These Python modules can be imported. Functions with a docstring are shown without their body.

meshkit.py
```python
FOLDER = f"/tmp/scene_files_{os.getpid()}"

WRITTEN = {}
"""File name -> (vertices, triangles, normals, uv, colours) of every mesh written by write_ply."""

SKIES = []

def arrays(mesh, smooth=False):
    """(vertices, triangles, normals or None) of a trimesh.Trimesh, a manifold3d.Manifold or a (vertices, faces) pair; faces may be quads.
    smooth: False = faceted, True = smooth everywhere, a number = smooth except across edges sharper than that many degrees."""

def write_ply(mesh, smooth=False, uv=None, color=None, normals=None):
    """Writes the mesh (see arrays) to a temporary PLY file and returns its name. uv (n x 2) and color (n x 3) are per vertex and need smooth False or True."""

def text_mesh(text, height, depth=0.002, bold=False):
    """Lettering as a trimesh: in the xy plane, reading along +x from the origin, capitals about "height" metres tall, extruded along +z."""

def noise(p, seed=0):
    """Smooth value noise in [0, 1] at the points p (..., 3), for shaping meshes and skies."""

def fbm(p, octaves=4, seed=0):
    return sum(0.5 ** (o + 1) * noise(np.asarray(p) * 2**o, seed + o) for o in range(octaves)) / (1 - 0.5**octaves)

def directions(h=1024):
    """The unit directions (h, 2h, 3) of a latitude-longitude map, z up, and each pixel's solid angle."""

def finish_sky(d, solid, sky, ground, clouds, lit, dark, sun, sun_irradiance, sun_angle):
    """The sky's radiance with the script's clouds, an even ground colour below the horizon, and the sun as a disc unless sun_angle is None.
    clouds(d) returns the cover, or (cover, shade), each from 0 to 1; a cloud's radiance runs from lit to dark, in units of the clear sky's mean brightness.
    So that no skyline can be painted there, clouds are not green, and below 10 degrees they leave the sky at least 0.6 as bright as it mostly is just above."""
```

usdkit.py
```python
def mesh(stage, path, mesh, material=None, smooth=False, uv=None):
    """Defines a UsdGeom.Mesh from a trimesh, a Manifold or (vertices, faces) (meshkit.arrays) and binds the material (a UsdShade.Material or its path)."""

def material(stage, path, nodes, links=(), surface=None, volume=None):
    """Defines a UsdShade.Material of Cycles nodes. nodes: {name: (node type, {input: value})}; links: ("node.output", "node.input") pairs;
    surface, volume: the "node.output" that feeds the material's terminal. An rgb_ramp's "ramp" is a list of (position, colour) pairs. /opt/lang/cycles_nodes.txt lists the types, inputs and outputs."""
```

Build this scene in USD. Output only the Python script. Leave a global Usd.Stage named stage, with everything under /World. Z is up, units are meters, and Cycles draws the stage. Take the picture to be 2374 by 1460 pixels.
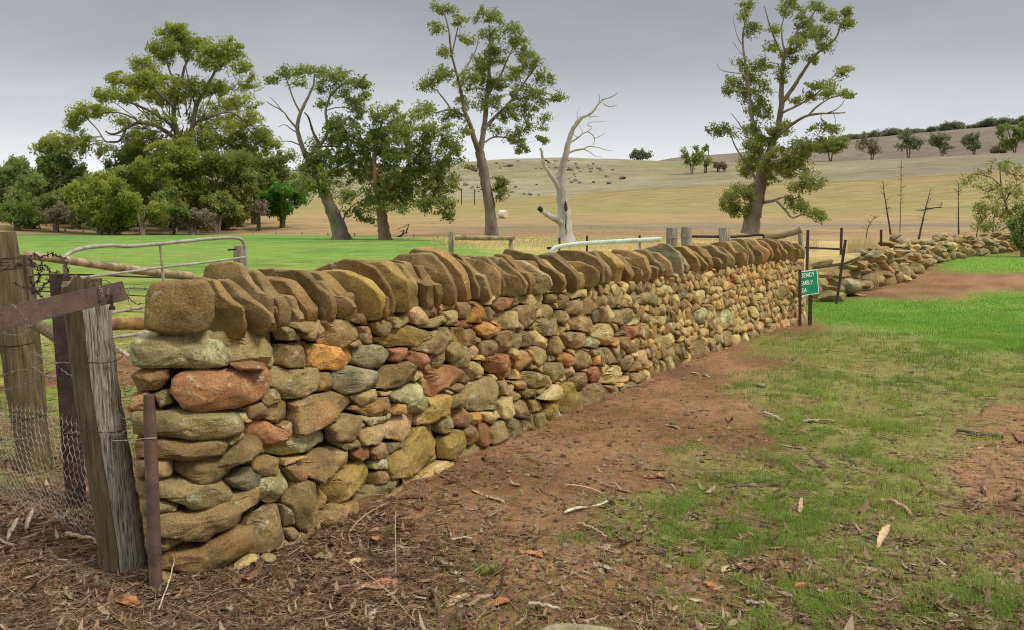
import math, random
import numpy as np
import trimesh
import usdkit, meshkit
from pxr import Usd, UsdGeom, UsdLux, UsdShade, Sdf, Gf, Vt
from shapely.geometry import Polygon, Point, LineString, MultiPoint, box as sbox
from shapely.ops import unary_union, voronoi_diagram
from shapely.strtree import STRtree
from scipy.spatial import cKDTree
from scipy.interpolate import PchipInterpolator

stage = Usd.Stage.CreateInMemory()
UsdGeom.SetStageUpAxis(stage, UsdGeom.Tokens.z)
UsdGeom.SetStageMetersPerUnit(stage, 1.0)
WORLD = UsdGeom.Xform.Define(stage, '/World')
stage.SetDefaultPrim(WORLD.GetPrim())
UsdGeom.Scope.Define(stage, '/World/Looks')

# ---------------------------------------------------------------- camera, sky, sun, exposure
F, PW, PH, CX, CY, HOR = 1900.0, 2374.0, 1460.0, 1187.0, 730.0, 515.0
PITCH = math.atan((CY - HOR) / F)
EYE = np.array([0, 0, 1.6])
cam = UsdGeom.Camera.Define(stage, '/World/camera')
cam.AddTranslateOp().Set(Gf.Vec3d(*EYE))
cam.AddRotateXOp().Set(90 - math.degrees(PITCH))
cam.CreateHorizontalApertureAttr(36.0)
cam.CreateVerticalApertureAttr(36.0 * 629 / 1024)
cam.CreateFocalLengthAttr(36.0 * F / PW)
cam.CreateClippingRangeAttr(Gf.Vec2f(0.05, 20000))
cam.CreateExposureAttr(0.85)

SUN_AZ, SUN_EL = math.radians(118), math.radians(52)      # behind the camera's right shoulder
SUN = np.array([math.sin(SUN_AZ) * math.cos(SUN_EL), math.cos(SUN_AZ) * math.cos(SUN_EL), math.sin(SUN_EL)])
dome = UsdLux.DomeLight.Define(stage, '/World/sky')
usdkit.material(stage, '/World/Looks/sky_overcast', {
    'sky': ('sky_texture', {'sky_type': 'single_scattering', 'sun_disc': False, 'sun_elevation': SUN_EL, 'sun_rotation': math.atan2(SUN[0], SUN[1])}),
    'tc': ('texture_coordinate', {}),
    'sep': ('separate_xyz', {}),
    'grad': ('rgb_ramp', {'ramp': [(0.0, (.69, .70, .705)), (.04, (.64, .65, .66)), (.10, (.44, .452, .47)), (.18, (.285, .295, .312)), (.27, (.225, .234, .25)), (.42, (.39, .40, .415)), (.70, (.83, .84, .85)), (1.0, (1.03, 1.04, 1.04))]}),
    'map': ('mapping', {'scale': (1.0, 1.0, 4.0)}),
    'noi': ('noise_texture', {'scale': 1.7, 'detail': 6, 'roughness': .55, 'distortion': .4}),
    'nr': ('map_range', {'from_min': .25, 'from_max': .75, 'to_min': .82, 'to_max': 1.18}),
    'cl': ('mix_color', {'blend_type': 'multiply', 'fac': 1.0}),
    'gain': ('mix_color', {'blend_type': 'multiply', 'fac': 1.0, 'b': (8.4, 8.4, 8.4)}),
    'mx': ('mix_color', {'fac': .97}),
    'bg': ('background_shader', {'strength': 0.1}),
}, [('tc.generated', 'sep.vector'), ('sep.z', 'grad.fac'), ('tc.generated', 'map.vector'), ('map.vector', 'noi.vector'), ('noi.fac', 'nr.value'),
    ('grad.color', 'cl.a'), ('nr.result', 'cl.b'), ('cl.result', 'gain.a'), ('sky.color', 'mx.a'), ('gain.result', 'mx.b'), ('mx.result', 'bg.color')], surface='bg.background')
UsdShade.MaterialBindingAPI.Apply(dome.GetPrim()).Bind(UsdShade.Material.Get(stage, '/World/Looks/sky_overcast'))
dome.GetPrim().SetCustomDataByKey('kind', 'structure')
dome.GetPrim().SetCustomDataByKey('label', 'flat grey overcast sky, brightest just above the hills')
sun = UsdLux.DistantLight.Define(stage, '/World/sun')
sun.CreateIntensityAttr(0.4)
sun.CreateAngleAttr(15.0)
sun.CreateNormalizeAttr(True)
sun.CreateColorAttr(Gf.Vec3f(1.0, .93, .80))
sun.AddRotateXYZOp().Set(Gf.Vec3f(math.degrees(math.acos(SUN[2])), 0, math.degrees(math.atan2(SUN[0], -SUN[1]))))

# ---------------------------------------------------------------- helpers
NAMES = {}
def path_of(name, parent=None):
    base = str(parent.GetPath()) if parent is not None else '/World'
    k = (base, name); n = NAMES.get(k, 0); NAMES[k] = n + 1
    return f'{base}/{name}' if n == 0 else f'{base}/{name}_{n:03d}'

def tag(p, label=None, cat=None, group=None, kind=None, category=None):
    cat = cat or category
    p = p.GetPrim() if hasattr(p, 'GetPrim') else p
    for k, v in (('label', label), ('category', cat), ('group', group), ('kind', kind)):
        if v is not None: p.SetCustomDataByKey(k, v)
    return p

def xform(name, loc, label=None, cat=None, group=None, kind=None):
    x = UsdGeom.Xform.Define(stage, path_of(name))
    x.AddTranslateOp().Set(Gf.Vec3d(*map(float, loc)))
    p = tag(x, label, cat, group, kind)
    LOC[str(p.GetPath())] = np.asarray(loc, float)
    return p
LOC = {}

def obj(name, m, mat, parent=None, smooth=False, col=None, **kw):
    """one Mesh prim; m in world coordinates, made relative to the parent thing's base"""
    if isinstance(m, trimesh.Trimesh): v, f = np.asarray(m.vertices, float), np.asarray(m.faces)
    else: v, f = np.asarray(m[0], float), np.asarray(m[1], int)
    if parent is not None:
        root = '/'.join(str(parent.GetPath()).split('/')[:3])
        if root in LOC: v = v - LOC[root]
    pr = usdkit.mesh(stage, path_of(name, parent), (v, f), mat, smooth=smooth)
    if col is not None:
        if callable(col): col = col(v)
        UsdGeom.PrimvarsAPI(pr).CreatePrimvar('col', Sdf.ValueTypeNames.Color3fArray, 'vertex').Set(Vt.Vec3fArray.FromNumpy(np.asarray(col, np.float32)))
    tag(pr, **{k: v for k, v in kw.items()})
    return pr.GetPrim()

def copy_of(src, name, loc, rotz=0, scale=1, label=None, cat=None, group=None):
    x = UsdGeom.Xform.Define(stage, path_of(name))
    p = x.GetPrim()
    p.GetReferences().AddInternalReference(src.GetPath())
    x.ClearXformOpOrder()
    x.AddTranslateOp().Set(Gf.Vec3d(*map(float, loc)))
    x.AddRotateZOp().Set(float(rotz))
    x.AddScaleOp().Set(Gf.Vec3f(*([scale] * 3 if np.ndim(scale) == 0 else scale)))
    p.SetInstanceable(True)
    return tag(p, label, cat, group)

class MB:
    def __init__(s): s.v, s.f, s.n = [], [], 0
    def add(s, v, f):
        v = np.asarray(v, float); f = np.asarray(f, int)
        if f.ndim == 2 and f.shape[1] == 4: f = np.vstack([f[:, [0, 1, 2]], f[:, [0, 2, 3]]])
        s.v.append(v); s.f.append(f + s.n); s.n += len(v); return s
    def out(s): return (np.vstack(s.v), np.vstack(s.f))

def tube(pts, rad, sides=8, cap=True, noise=0, seed=0):
    pts = np.asarray(pts, float); n = len(pts)
    rad = np.broadcast_to(np.asarray(rad, float), (n,))
    t = np.gradient(pts, axis=0); t /= np.linalg.norm(t, axis=1, keepdims=True) + 1e-12
    up = np.array([0, 0, 1.0]) if abs(t[0][2]) < .9 else np.array([1.0, 0, 0])
    v = []
    a = np.arange(sides) / sides * 2 * np.pi
    rng = np.random.default_rng(seed)
    for i in range(n):
        x = np.cross(up, t[i]); x /= np.linalg.norm(x) + 1e-12
        y = np.cross(t[i], x); up = y if abs(t[0][2]) < .9 else up
        r = rad[i] * (1 + (rng.normal(0, noise, sides) if noise else 0))
        v.append(pts[i] + (np.cos(a) * r)[:, None] * x + (np.sin(a) * r)[:, None] * y)
    v = np.vstack(v)
    i, j = np.meshgrid(np.arange(n - 1), np.arange(sides), indexing='ij')
    i, j = i.ravel(), j.ravel(); k = (j + 1) % sides
    q = np.stack([i * sides + j, i * sides + k, (i + 1) * sides + k, (i + 1) * sides + j], 1)
    f = np.vstack([q[:, [0, 1, 2]], q[:, [0, 2, 3]]])
    if cap:
        c0, c1 = len(v), len(v) + 1
        v = np.vstack([v, pts[0], pts[-1]])
        jj = np.arange(sides); kk = (jj + 1) % sides
        f = np.vstack([f, np.stack([np.full(sides, c0), kk, jj], 1), np.stack([np.full(sides, c1), (n - 1) * sides + jj, (n - 1) * sides + kk], 1)])
    return v, f

def spline(pts, n):
    pts = np.asarray(pts, float)
    d = np.r_[0, np.cumsum(np.linalg.norm(np.diff(pts, axis=0), axis=1) + 1e-9)]
    return PchipInterpolator(d, pts, axis=0)(np.linspace(0, d[-1], n))

def tubes_mesh(P0, P1, r0, r1, sides=3):
    """many straight thin struts at once"""
    P0, P1 = np.asarray(P0, float), np.asarray(P1, float); n = len(P0)
    t = P1 - P0; t /= np.linalg.norm(t, axis=1, keepdims=True) + 1e-12
    ref = np.where(np.abs(t[:, 2:3]) < .9, [[0, 0, 1.0]], [[1.0, 0, 0]])
    x = np.cross(ref, t); x /= np.linalg.norm(x, axis=1, keepdims=True) + 1e-12
    y = np.cross(t, x)
    a = np.arange(sides) / sides * 2 * np.pi
    ring = np.cos(a)[None, :, None] * x[:, None] + np.sin(a)[None, :, None] * y[:, None]
    r0 = np.broadcast_to(r0, (n,))[:, None, None]; r1 = np.broadcast_to(r1, (n,))[:, None, None]
    v = np.concatenate([P0[:, None] + ring * r0, P1[:, None] + ring * r1], 1).reshape(-1, 3)
    j = np.arange(sides); k = (j + 1) % sides
    q = np.stack([j, k, sides + k, sides + j], 1)
    q = np.vstack([q[:, [0, 1, 2]], q[:, [0, 2, 3]]])
    f = (q[None] + (np.arange(n) * 2 * sides)[:, None, None]).reshape(-1, 3)
    return v, f

# camera geometry: where the photographed things stand
CP, SP = math.cos(PITCH), math.sin(PITCH)
def ray(px, py):
    a, b = (np.asarray(px, float) - CX) / F, (CY - np.asarray(py, float)) / F
    return np.stack(np.broadcast_arrays(a, CP + b * SP, -SP + b * CP), -1)
def at(px, py, Y):
    """the point seen at a place of the photograph, Y metres ahead"""
    d = ray(px, py); return EYE + d * (np.asarray(Y, float) / d[..., 1])[..., None]
def on_plane(px, py, z=0.0):
    d = ray(px, py); return EYE + d * ((z - EYE[2]) / d[..., 2])[..., None]
def pix(p):
    q = np.asarray(p, float) - EYE
    x, y, z = q[..., 0], q[..., 1] * CP - q[..., 2] * SP, q[..., 1] * SP + q[..., 2] * CP
    return np.stack([CX + F * x / y, CY - F * z / y], -1)

def ramp_mat(name, cols, scale=8, rough=.85, bump=.3, bscale=60, bdist=.01, spec=.2, detail=6, vary=.15, stretch=(1, 1, 1), distortion=0, extra=None):
    """mottled natural surface: noise through a colour ramp, fine bump, a little variation between objects"""
    n = {'geo': ('geometry', {}), 'map': ('mapping', {'scale': stretch}),
         'n1': ('noise_texture', {'scale': scale, 'detail': detail, 'roughness': .62, 'distortion': distortion}),
         'r': ('rgb_ramp', {'ramp': cols}),
         'n2': ('noise_texture', {'scale': bscale, 'detail': 6, 'roughness': .65}),
         'v2': ('map_range', {'from_min': .25, 'from_max': .75, 'to_min': .72, 'to_max': 1.25}),
         'oi': ('object_info', {}),
         'vr': ('map_range', {'from_min': 0, 'from_max': 1, 'to_min': 1 - vary, 'to_max': 1 + vary}),
         'm1': ('mix_color', {'blend_type': 'multiply', 'fac': 1.0}), 'm2': ('mix_color', {'blend_type': 'multiply', 'fac': 1.0}),
         'bp': ('bump', {'strength': bump, 'distance': bdist}),
         'p': ('principled_bsdf', {'roughness': rough, 'specular_ior_level': spec})}
    l = [('geo.position', 'map.vector'), ('map.vector', 'n1.vector'), ('map.vector', 'n2.vector'), ('n1.fac', 'r.fac'), ('n2.fac', 'v2.value'),
         ('r.color', 'm1.a'), ('v2.result', 'm1.b'), ('oi.random', 'vr.value'), ('m1.result', 'm2.a'), ('vr.result', 'm2.b'), ('m2.result', 'p.base_color'),
         ('n2.fac', 'bp.height'), ('bp.normal', 'p.normal')]
    return usdkit.material(stage, '/World/Looks/' + name, n, l, surface='p.BSDF')

def stone_mat(name, dark, mid, light, accent, lichen=.5, strata=0.0, acc_at=.6, lich_col=(.44, .43, .29), island=False):
    """weathered field stone: mottled base, iron-stained accent, lichen crust, dark specks, bedding relief"""
    n = {'geo': ('geometry', {}), 'oi': ('object_info', {}),
         'off': ('combine_xyz', {}), 'mul': ('math', {'math_type': 'multiply', 'value2': 37.0}), 'add': ('mix_vector', {'fac': .5}),
         'map': ('mapping', {'scale': (2, 2, 2)}), 'mst': ('mapping', {'scale': (3.0, 3.0, 26.0), 'rotation': (.15, .1, 0)}),
         'n1': ('noise_texture', {'scale': 5.5, 'detail': 5, 'roughness': .6}),
         'r1': ('rgb_ramp', {'ramp': [(.28, dark), (.5, mid), (.72, light)]}), 'tint': ('attribute', {'attribute': 'col'}), 'mT': ('mix_color', {'blend_type': 'multiply', 'fac': 1.0}),
         'n2': ('noise_texture', {'scale': 3.2, 'detail': 3, 'roughness': .5, 'distortion': .6}),
         'a2': ('map_range', {'from_min': acc_at - .05, 'from_max': acc_at + .12, 'to_min': 0, 'to_max': .85, 'clamp': True}),
         'mA': ('mix_color', {'b': accent}),
         'n3': ('noise_texture', {'scale': 9.0, 'detail': 9, 'roughness': .78}),
         'a3': ('map_range', {'from_min': .70 - .2 * lichen, 'from_max': .74 - .2 * lichen, 'to_min': 0, 'to_max': .75, 'clamp': True}),
         'mL': ('mix_color', {'b': lich_col}),
         'n4': ('noise_texture', {'scale': 85.0, 'detail': 4, 'roughness': .7}),
         'a4': ('map_range', {'from_min': .3, 'from_max': .7, 'to_min': .62, 'to_max': 1.32}),
         'mG': ('mix_color', {'blend_type': 'multiply', 'fac': 1.0}),
         'vr': ('map_range', {'from_min': 0, 'from_max': 1, 'to_min': .78, 'to_max': 1.2}),
         'mV': ('mix_color', {'blend_type': 'multiply', 'fac': 1.0}),
         'ns': ('noise_texture', {'scale': 4.0, 'detail': 6, 'roughness': .7}),
         'hs': ('math', {'math_type': 'multiply', 'value2': strata}),
         'nb': ('noise_texture', {'scale': 22.0, 'detail': 7, 'roughness': .7}),
         'h1': ('math', {'math_type': 'multiply_add', 'value2': 1.0}),
         'h2': ('math', {'math_type': 'multiply_add', 'value2': .22}),
         'bp': ('bump', {'strength': .85, 'distance': .02}),
         'p': ('principled_bsdf', {'roughness': .88, 'specular_ior_level': .22})}
    l = [('oi.random', 'mul.value1'), ('mul.value', 'off.x'), ('mul.value', 'off.y'), ('geo.position', 'add.a'), ('off.vector', 'add.b'), ('add.result', 'map.vector'),
         ('map.vector', 'n1.vector'), ('map.vector', 'n2.vector'), ('map.vector', 'n3.vector'), ('map.vector', 'n4.vector'), ('map.vector', 'nb.vector'), ('add.result', 'mst.vector'), ('mst.vector', 'ns.vector'),
         ('n1.fac', 'r1.fac'), ('n2.fac', 'a2.value'), ('r1.color', 'mA.a'), ('a2.result', 'mA.fac'), ('n3.fac', 'a3.value'), ('mA.result', 'mL.a'), ('a3.result', 'mL.fac'),
         ('n4.fac', 'a4.value'), ('mL.result', 'mG.a'), ('a4.result', 'mG.b'), ('oi.random', 'vr.value'), ('mG.result', 'mV.a'), ('vr.result', 'mV.b'), ('mV.result', 'p.base_color'),
         ('ns.fac', 'hs.value1'), ('nb.fac', 'h1.value1'), ('hs.value', 'h1.value3'), ('n4.fac', 'h2.value1'), ('h1.value', 'h2.value3'), ('h2.value', 'bp.height'), ('bp.normal', 'p.normal')]
    if island: l = [(a, 'mT.a' if (a, b) == ('r1.color', 'mA.a') else b) for a, b in l] + [('tint.color', 'mT.b'), ('mT.result', 'mA.a')]
    else: del n['tint'], n['mT']
    return usdkit.material(stage, '/World/Looks/' + name, n, l, surface='p.BSDF')

LEAF = {}
def leaf_mat(name, cols, transl=.5, rough=.6):
    """thin leaves, blades, chips: each piece has a colour of its own (primvar col)"""
    n = {'at': ('attribute', {'attribute': 'col'}), 'p': ('principled_bsdf', {'roughness': rough, 'specular_ior_level': .3}),
         't': ('translucent_bsdf', {}), 'mx': ('mix_closure', {'fac': transl})}
    m = usdkit.material(stage, '/World/Looks/' + name, n, [('at.color', 'p.base_color'), ('at.color', 't.color'), ('p.BSDF', 'mx.closure1'), ('t.BSDF', 'mx.closure2')], surface='mx.closure')
    LEAF[str(m.GetPath())] = cols
    return m
def piece_cols(mat, n, per, seed=0, clump=None):
    """a colour for each of n pieces of per vertices, out of the material's range"""
    cols = LEAF[str(mat.GetPath())]; r = np.random.default_rng(seed); t = r.uniform(0, 1, n)
    if clump is not None: t = np.clip(.5 * t + .5 * clump + r.normal(0, .08, n), 0, 1)
    k = [c[0] for c in cols]; C = np.stack([np.interp(t, k, [c[1][i] for c in cols]) for i in range(3)], 1)
    return np.repeat(C, per, axis=0)

def col_mat(name, rough=.95, bscale=30, bump=.5, bdist=.03, tint_scale=6, amount=.35, detail=8, stretch=(1, 1, 1)):
    """ground: the mapped colour of soil and sward, broken up by fine noise"""
    n = {'at': ('attribute', {'attribute': 'col'}), 'geo': ('geometry', {}), 'map': ('mapping', {'scale': stretch}),
         'n1': ('noise_texture', {'scale': tint_scale, 'detail': detail, 'roughness': .7}), 'v1': ('map_range', {'from_min': .28, 'from_max': .72, 'to_min': 1 - amount, 'to_max': 1 + amount}),
         'n2': ('noise_texture', {'scale': bscale, 'detail': 7, 'roughness': .7}), 'v2': ('map_range', {'from_min': .28, 'from_max': .72, 'to_min': 1 - amount * .8, 'to_max': 1 + amount * .8}),
         'm1': ('mix_color', {'blend_type': 'multiply', 'fac': 1.0}), 'm2': ('mix_color', {'blend_type': 'multiply', 'fac': 1.0}),
         'bp': ('bump', {'strength': bump, 'distance': bdist}), 'p': ('principled_bsdf', {'roughness': rough, 'specular_ior_level': .12})}
    return usdkit.material(stage, '/World/Looks/' + name, n, [('geo.position', 'map.vector'), ('map.vector', 'n1.vector'), ('map.vector', 'n2.vector'), ('n1.fac', 'v1.value'), ('n2.fac', 'v2.value'),
        ('at.color', 'm1.a'), ('v1.result', 'm1.b'), ('m1.result', 'm2.a'), ('v2.result', 'm2.b'), ('m2.result', 'p.base_color'), ('n2.fac', 'bp.height'), ('bp.normal', 'p.normal')], surface='p.BSDF')

def fbm2(x, y, s, octaves=4, seed=0):
    return meshkit.fbm(np.stack([np.asarray(x) * s, np.asarray(y) * s, np.zeros_like(np.asarray(x, float)) + seed * 7.3], -1), octaves, seed)
def smooth01(x): x = np.clip(x, 0, 1); return x * x * (3 - 2 * x)

# ---------------------------------------------------------------- materials
M = {}
M['o'] = stone_mat('stone_olive', (0.136, 0.097, 0.040), (0.263, 0.185, 0.078), (0.395, 0.289, 0.134), (0.391, 0.241, 0.084), 0.62, 0.15, .62)
M['b'] = stone_mat('stone_brown', (0.143, 0.095, 0.040), (0.274, 0.186, 0.078), (0.395, 0.282, 0.125), (0.401, 0.221, 0.080), 0.45, 0.4, .58)
M['r'] = stone_mat('stone_rust', (0.175, 0.083, 0.036), (0.338, 0.163, 0.072), (0.450, 0.247, 0.115), (0.263, 0.190, 0.085), 0.55, 0.25, .56)
M['O'] = stone_mat('stone_orange', (0.268, 0.144, 0.051), (0.491, 0.251, 0.072), (0.576, 0.341, 0.104), (0.273, 0.219, 0.094), .3, .5, .60)
M['g'] = stone_mat('stone_greygreen', (0.144, 0.113, 0.049), (0.273, 0.212, 0.091), (0.408, 0.316, 0.143), (0.352, 0.237, 0.101), 0.65, 0.5, .66)
M['G'] = stone_mat('stone_slate', (0.133, 0.118, 0.067), (0.248, 0.216, 0.119), (0.389, 0.333, 0.196), (0.265, 0.210, 0.107), .35, .9, .70)
M['t'] = stone_mat('stone_tan', (0.242, 0.183, 0.077), (0.448, 0.354, 0.151), (0.571, 0.471, 0.212), (0.477, 0.293, 0.101), 0.4, 0.15, .60)
M['y'] = stone_mat('stone_ochre', (0.207, 0.144, 0.041), (0.364, 0.254, 0.073), (0.488, 0.347, 0.120), (0.293, 0.230, 0.074), 0.45, 0.1, .62)
M['p'] = stone_mat('stone_pink', (0.245, 0.157, 0.078), (0.422, 0.283, 0.139), (0.536, 0.384, 0.200), (0.439, 0.221, 0.094), 0.35, 0.2, .62)
M['l'] = stone_mat('stone_lichened', (0.188, 0.164, 0.076), (0.313, 0.274, 0.130), (0.426, 0.377, 0.190), (0.510, 0.297, 0.088), .95, .4, .68, (0.569, 0.557, 0.298))
M['c'] = stone_mat('coping_olive', (0.122, 0.086, 0.033), (0.226, 0.156, 0.064), (0.331, 0.237, 0.104), (0.289, 0.148, 0.057), 0.55, 0.1, .60)
M['d'] = stone_mat('coping_rusty', (0.145, 0.088, 0.034), (0.271, 0.167, 0.061), (0.376, 0.256, 0.099), (0.232, 0.190, 0.069), 0.5, 0.1, .62)
M['mixed'] = stone_mat('stone_mixed', (0.196, 0.140, 0.066), (0.380, 0.280, 0.133), (0.506, 0.392, 0.204), (0.414, 0.258, 0.112), .3, .4, .6, island=True)
M['core'] = ramp_mat('rubble_hearting', [(.3, (.03, .022, .012)), (.7, (.07, .052, .03))], 12, bump=.8, bdist=.03)
M['wood_grey'] = ramp_mat('weathered_wood', [(.3, (.12, .095, .065)), (.5, (.27, .235, .18)), (.7, (.44, .40, .33))], 7, stretch=(6, 6, .55), bump=.9, bscale=16, bdist=.012, vary=.08)
M['wood_pale'] = ramp_mat('bleached_wood', [(.36, (.09, .075, .055)), (.47, (.33, .30, .24)), (.66, (.60, .56, .48))], 9, stretch=(15, 15, .6), bump=1.0, bscale=8, bdist=.03, vary=.05)
M['wood_brown'] = ramp_mat('old_post_wood', [(.3, (0.053, 0.037, 0.018)), (.5, (0.116, 0.089, 0.046)), (.72, (0.188, 0.148, 0.086))], 6, stretch=(6, 6, .5), bump=.8, bscale=16, bdist=.012, vary=.1)
M['log'] = ramp_mat('bark_log', [(.3, (.14, .10, .055)), (.5, (.30, .23, .14)), (.7, (.44, .36, .24))], 5, bump=.7, bscale=25, bdist=.01, vary=.1)
M['log_orange'] = ramp_mat('red_log', [(.3, (0.120, 0.060, 0.027)), (.5, (0.240, 0.128, 0.054)), (.7, (0.320, 0.187, 0.090))], 5, bump=.6, bscale=25, bdist=.01)
M['rust'] = ramp_mat('rusted_iron', [(.3, (.055, .033, .026)), (.5, (.105, .062, .048)), (.72, (.16, .09, .062))], 14, rough=.72, bump=.35, bscale=120, bdist=.003, spec=.4, vary=.08)
M['rust_dark'] = ramp_mat('dark_rusted_steel', [(.3, (.02, .014, .011)), (.5, (.045, .028, .022)), (.72, (.085, .05, .034))], 14, rough=.75, bump=.35, bscale=120, bdist=.003, spec=.35, vary=.1)
M['pipe'] = ramp_mat('galvanised_pipe', [(.3, (0.186, 0.174, 0.123)), (.5, (0.285, 0.276, 0.213)), (.7, (0.372, 0.360, 0.291))], 9, rough=.5, bump=.12, bscale=80, bdist=.002, spec=.45, vary=.06)
M['pipe_white'] = ramp_mat('pale_painted_pipe', [(.3, (.42, .46, .38)), (.5, (.60, .66, .57)), (.7, (.70, .75, .68))], 6, rough=.5, bump=.12, bscale=60, bdist=.002, spec=.4, vary=.06)
M['wire'] = ramp_mat('old_wire', [(.3, (.09, .075, .06)), (.6, (.22, .20, .17))], 20, rough=.55, bump=0.1, spec=.4)
M['wire_dark'] = ramp_mat('rusted_barbed_wire', [(.3, (.022, .016, .013)), (.6, (.055, .038, .028))], 20, rough=.7, bump=0.1)
M['net'] = ramp_mat('netting_wire', [(.3, (.20, .18, .14)), (.6, (.36, .33, .27))], 20, rough=.5, bump=0.1, spec=.4)
M['poly'] = ramp_mat('black_poly_pipe', [(.3, (.03, .035, .04)), (.6, (.07, .08, .09))], 8, rough=.45, bump=.1, spec=.45)
M['bark_grey'] = ramp_mat('gum_bark', [(.30, (0.062, 0.046, 0.034)), (.48, (0.161, 0.130, 0.099)), (.70, (0.285, 0.248, 0.205))], .55, stretch=(1, 1, .35), bump=.8, bscale=4, bdist=.08, detail=8, vary=.1)
M['bark_red'] = ramp_mat('red_gum_bark', [(.30, (0.083, 0.045, 0.026)), (.48, (0.195, 0.116, 0.068)), (.70, (0.315, 0.225, 0.150))], .55, stretch=(1, 1, .3), bump=.8, bscale=4, bdist=.08, detail=8, vary=.1)
M['bark_dead'] = ramp_mat('dead_wood', [(.28, (0.096, 0.080, 0.064)), (.42, (0.264, 0.240, 0.212)), (.70, (0.416, 0.392, 0.360))], .7, stretch=(1, 1, .3), bump=.7, bscale=5, bdist=.06, detail=8)
M['bark_char'] = ramp_mat('charred_scar', [(.3, (.015, .012, .01)), (.7, (.08, .06, .05))], 1.5, bump=.8, bscale=6, bdist=.05)
M['twig'] = ramp_mat('twig_bark', [(.3, (.045, .034, .025)), (.7, (.12, .095, .07))], 3, bump=.2)
M['twig_pale'] = ramp_mat('bare_stem', [(.3, (.035, .026, .02)), (.7, (.09, .065, .045))], 3, bump=.2)
M['leaf_gum'] = leaf_mat('gum_foliage', [(0, (0.113, 0.152, 0.033)), (.35, (0.188, 0.234, 0.052)), (.7, (0.271, 0.312, 0.074)), (1, (0.406, 0.415, 0.146))])
M['leaf_yellow'] = leaf_mat('olive_foliage', [(0, (0.148, 0.193, 0.032)), (.35, (0.245, 0.298, 0.045)), (.7, (0.340, 0.378, 0.066)), (1, (0.473, 0.467, 0.140))])
M['leaf_dark'] = leaf_mat('dark_foliage', [(0, (0.094, 0.150, 0.036)), (.4, (0.160, 0.222, 0.052)), (.8, (0.244, 0.303, 0.078)), (1, (0.355, 0.372, 0.138))])
M['leaf_bright'] = leaf_mat('bright_foliage', [(0, (0.050, 0.150, 0.021)), (.4, (0.088, 0.220, 0.026)), (.8, (0.138, 0.290, 0.039)), (1, (0.225, 0.320, 0.065))])
M['leaf_far'] = leaf_mat('distant_foliage', [(0, (0.105, 0.137, 0.073)), (.5, (0.176, 0.200, 0.109)), (1, (0.299, 0.301, 0.173))])
M['leaf_brown'] = leaf_mat('brownish_foliage', [(0, (0.132, 0.121, 0.069)), (.5, (0.220, 0.190, 0.109)), (1, (0.341, 0.299, 0.184))])
M['grass'] = leaf_mat('grass_blades', [(0, (0.087, 0.151, 0.017)), (.4, (0.149, 0.253, 0.026)), (.75, (0.236, 0.315, 0.050)), (1, (0.497, 0.417, 0.154))], .4)
M['grass_bright'] = leaf_mat('fresh_grass', [(0, (0.081, 0.206, 0.020)), (.5, (0.127, 0.283, 0.026)), (.85, (0.196, 0.316, 0.040)), (1, (0.345, 0.326, 0.106))], .4)
M['straw'] = leaf_mat('dry_grass', [(0, (.32, .23, .09)), (.5, (.46, .35, .16)), (1, (.58, .47, .26))], .4)
M['litter'] = leaf_mat('leaf_litter', [(0, (0.058, 0.025, 0.012)), (.25, (0.115, 0.056, 0.026)), (.5, (0.173, 0.098, 0.049)), (.72, (0.230, 0.145, 0.080)), (.88, (0.298, 0.207, 0.131)), (1, (0.365, 0.282, 0.200))], .15, .75)
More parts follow.
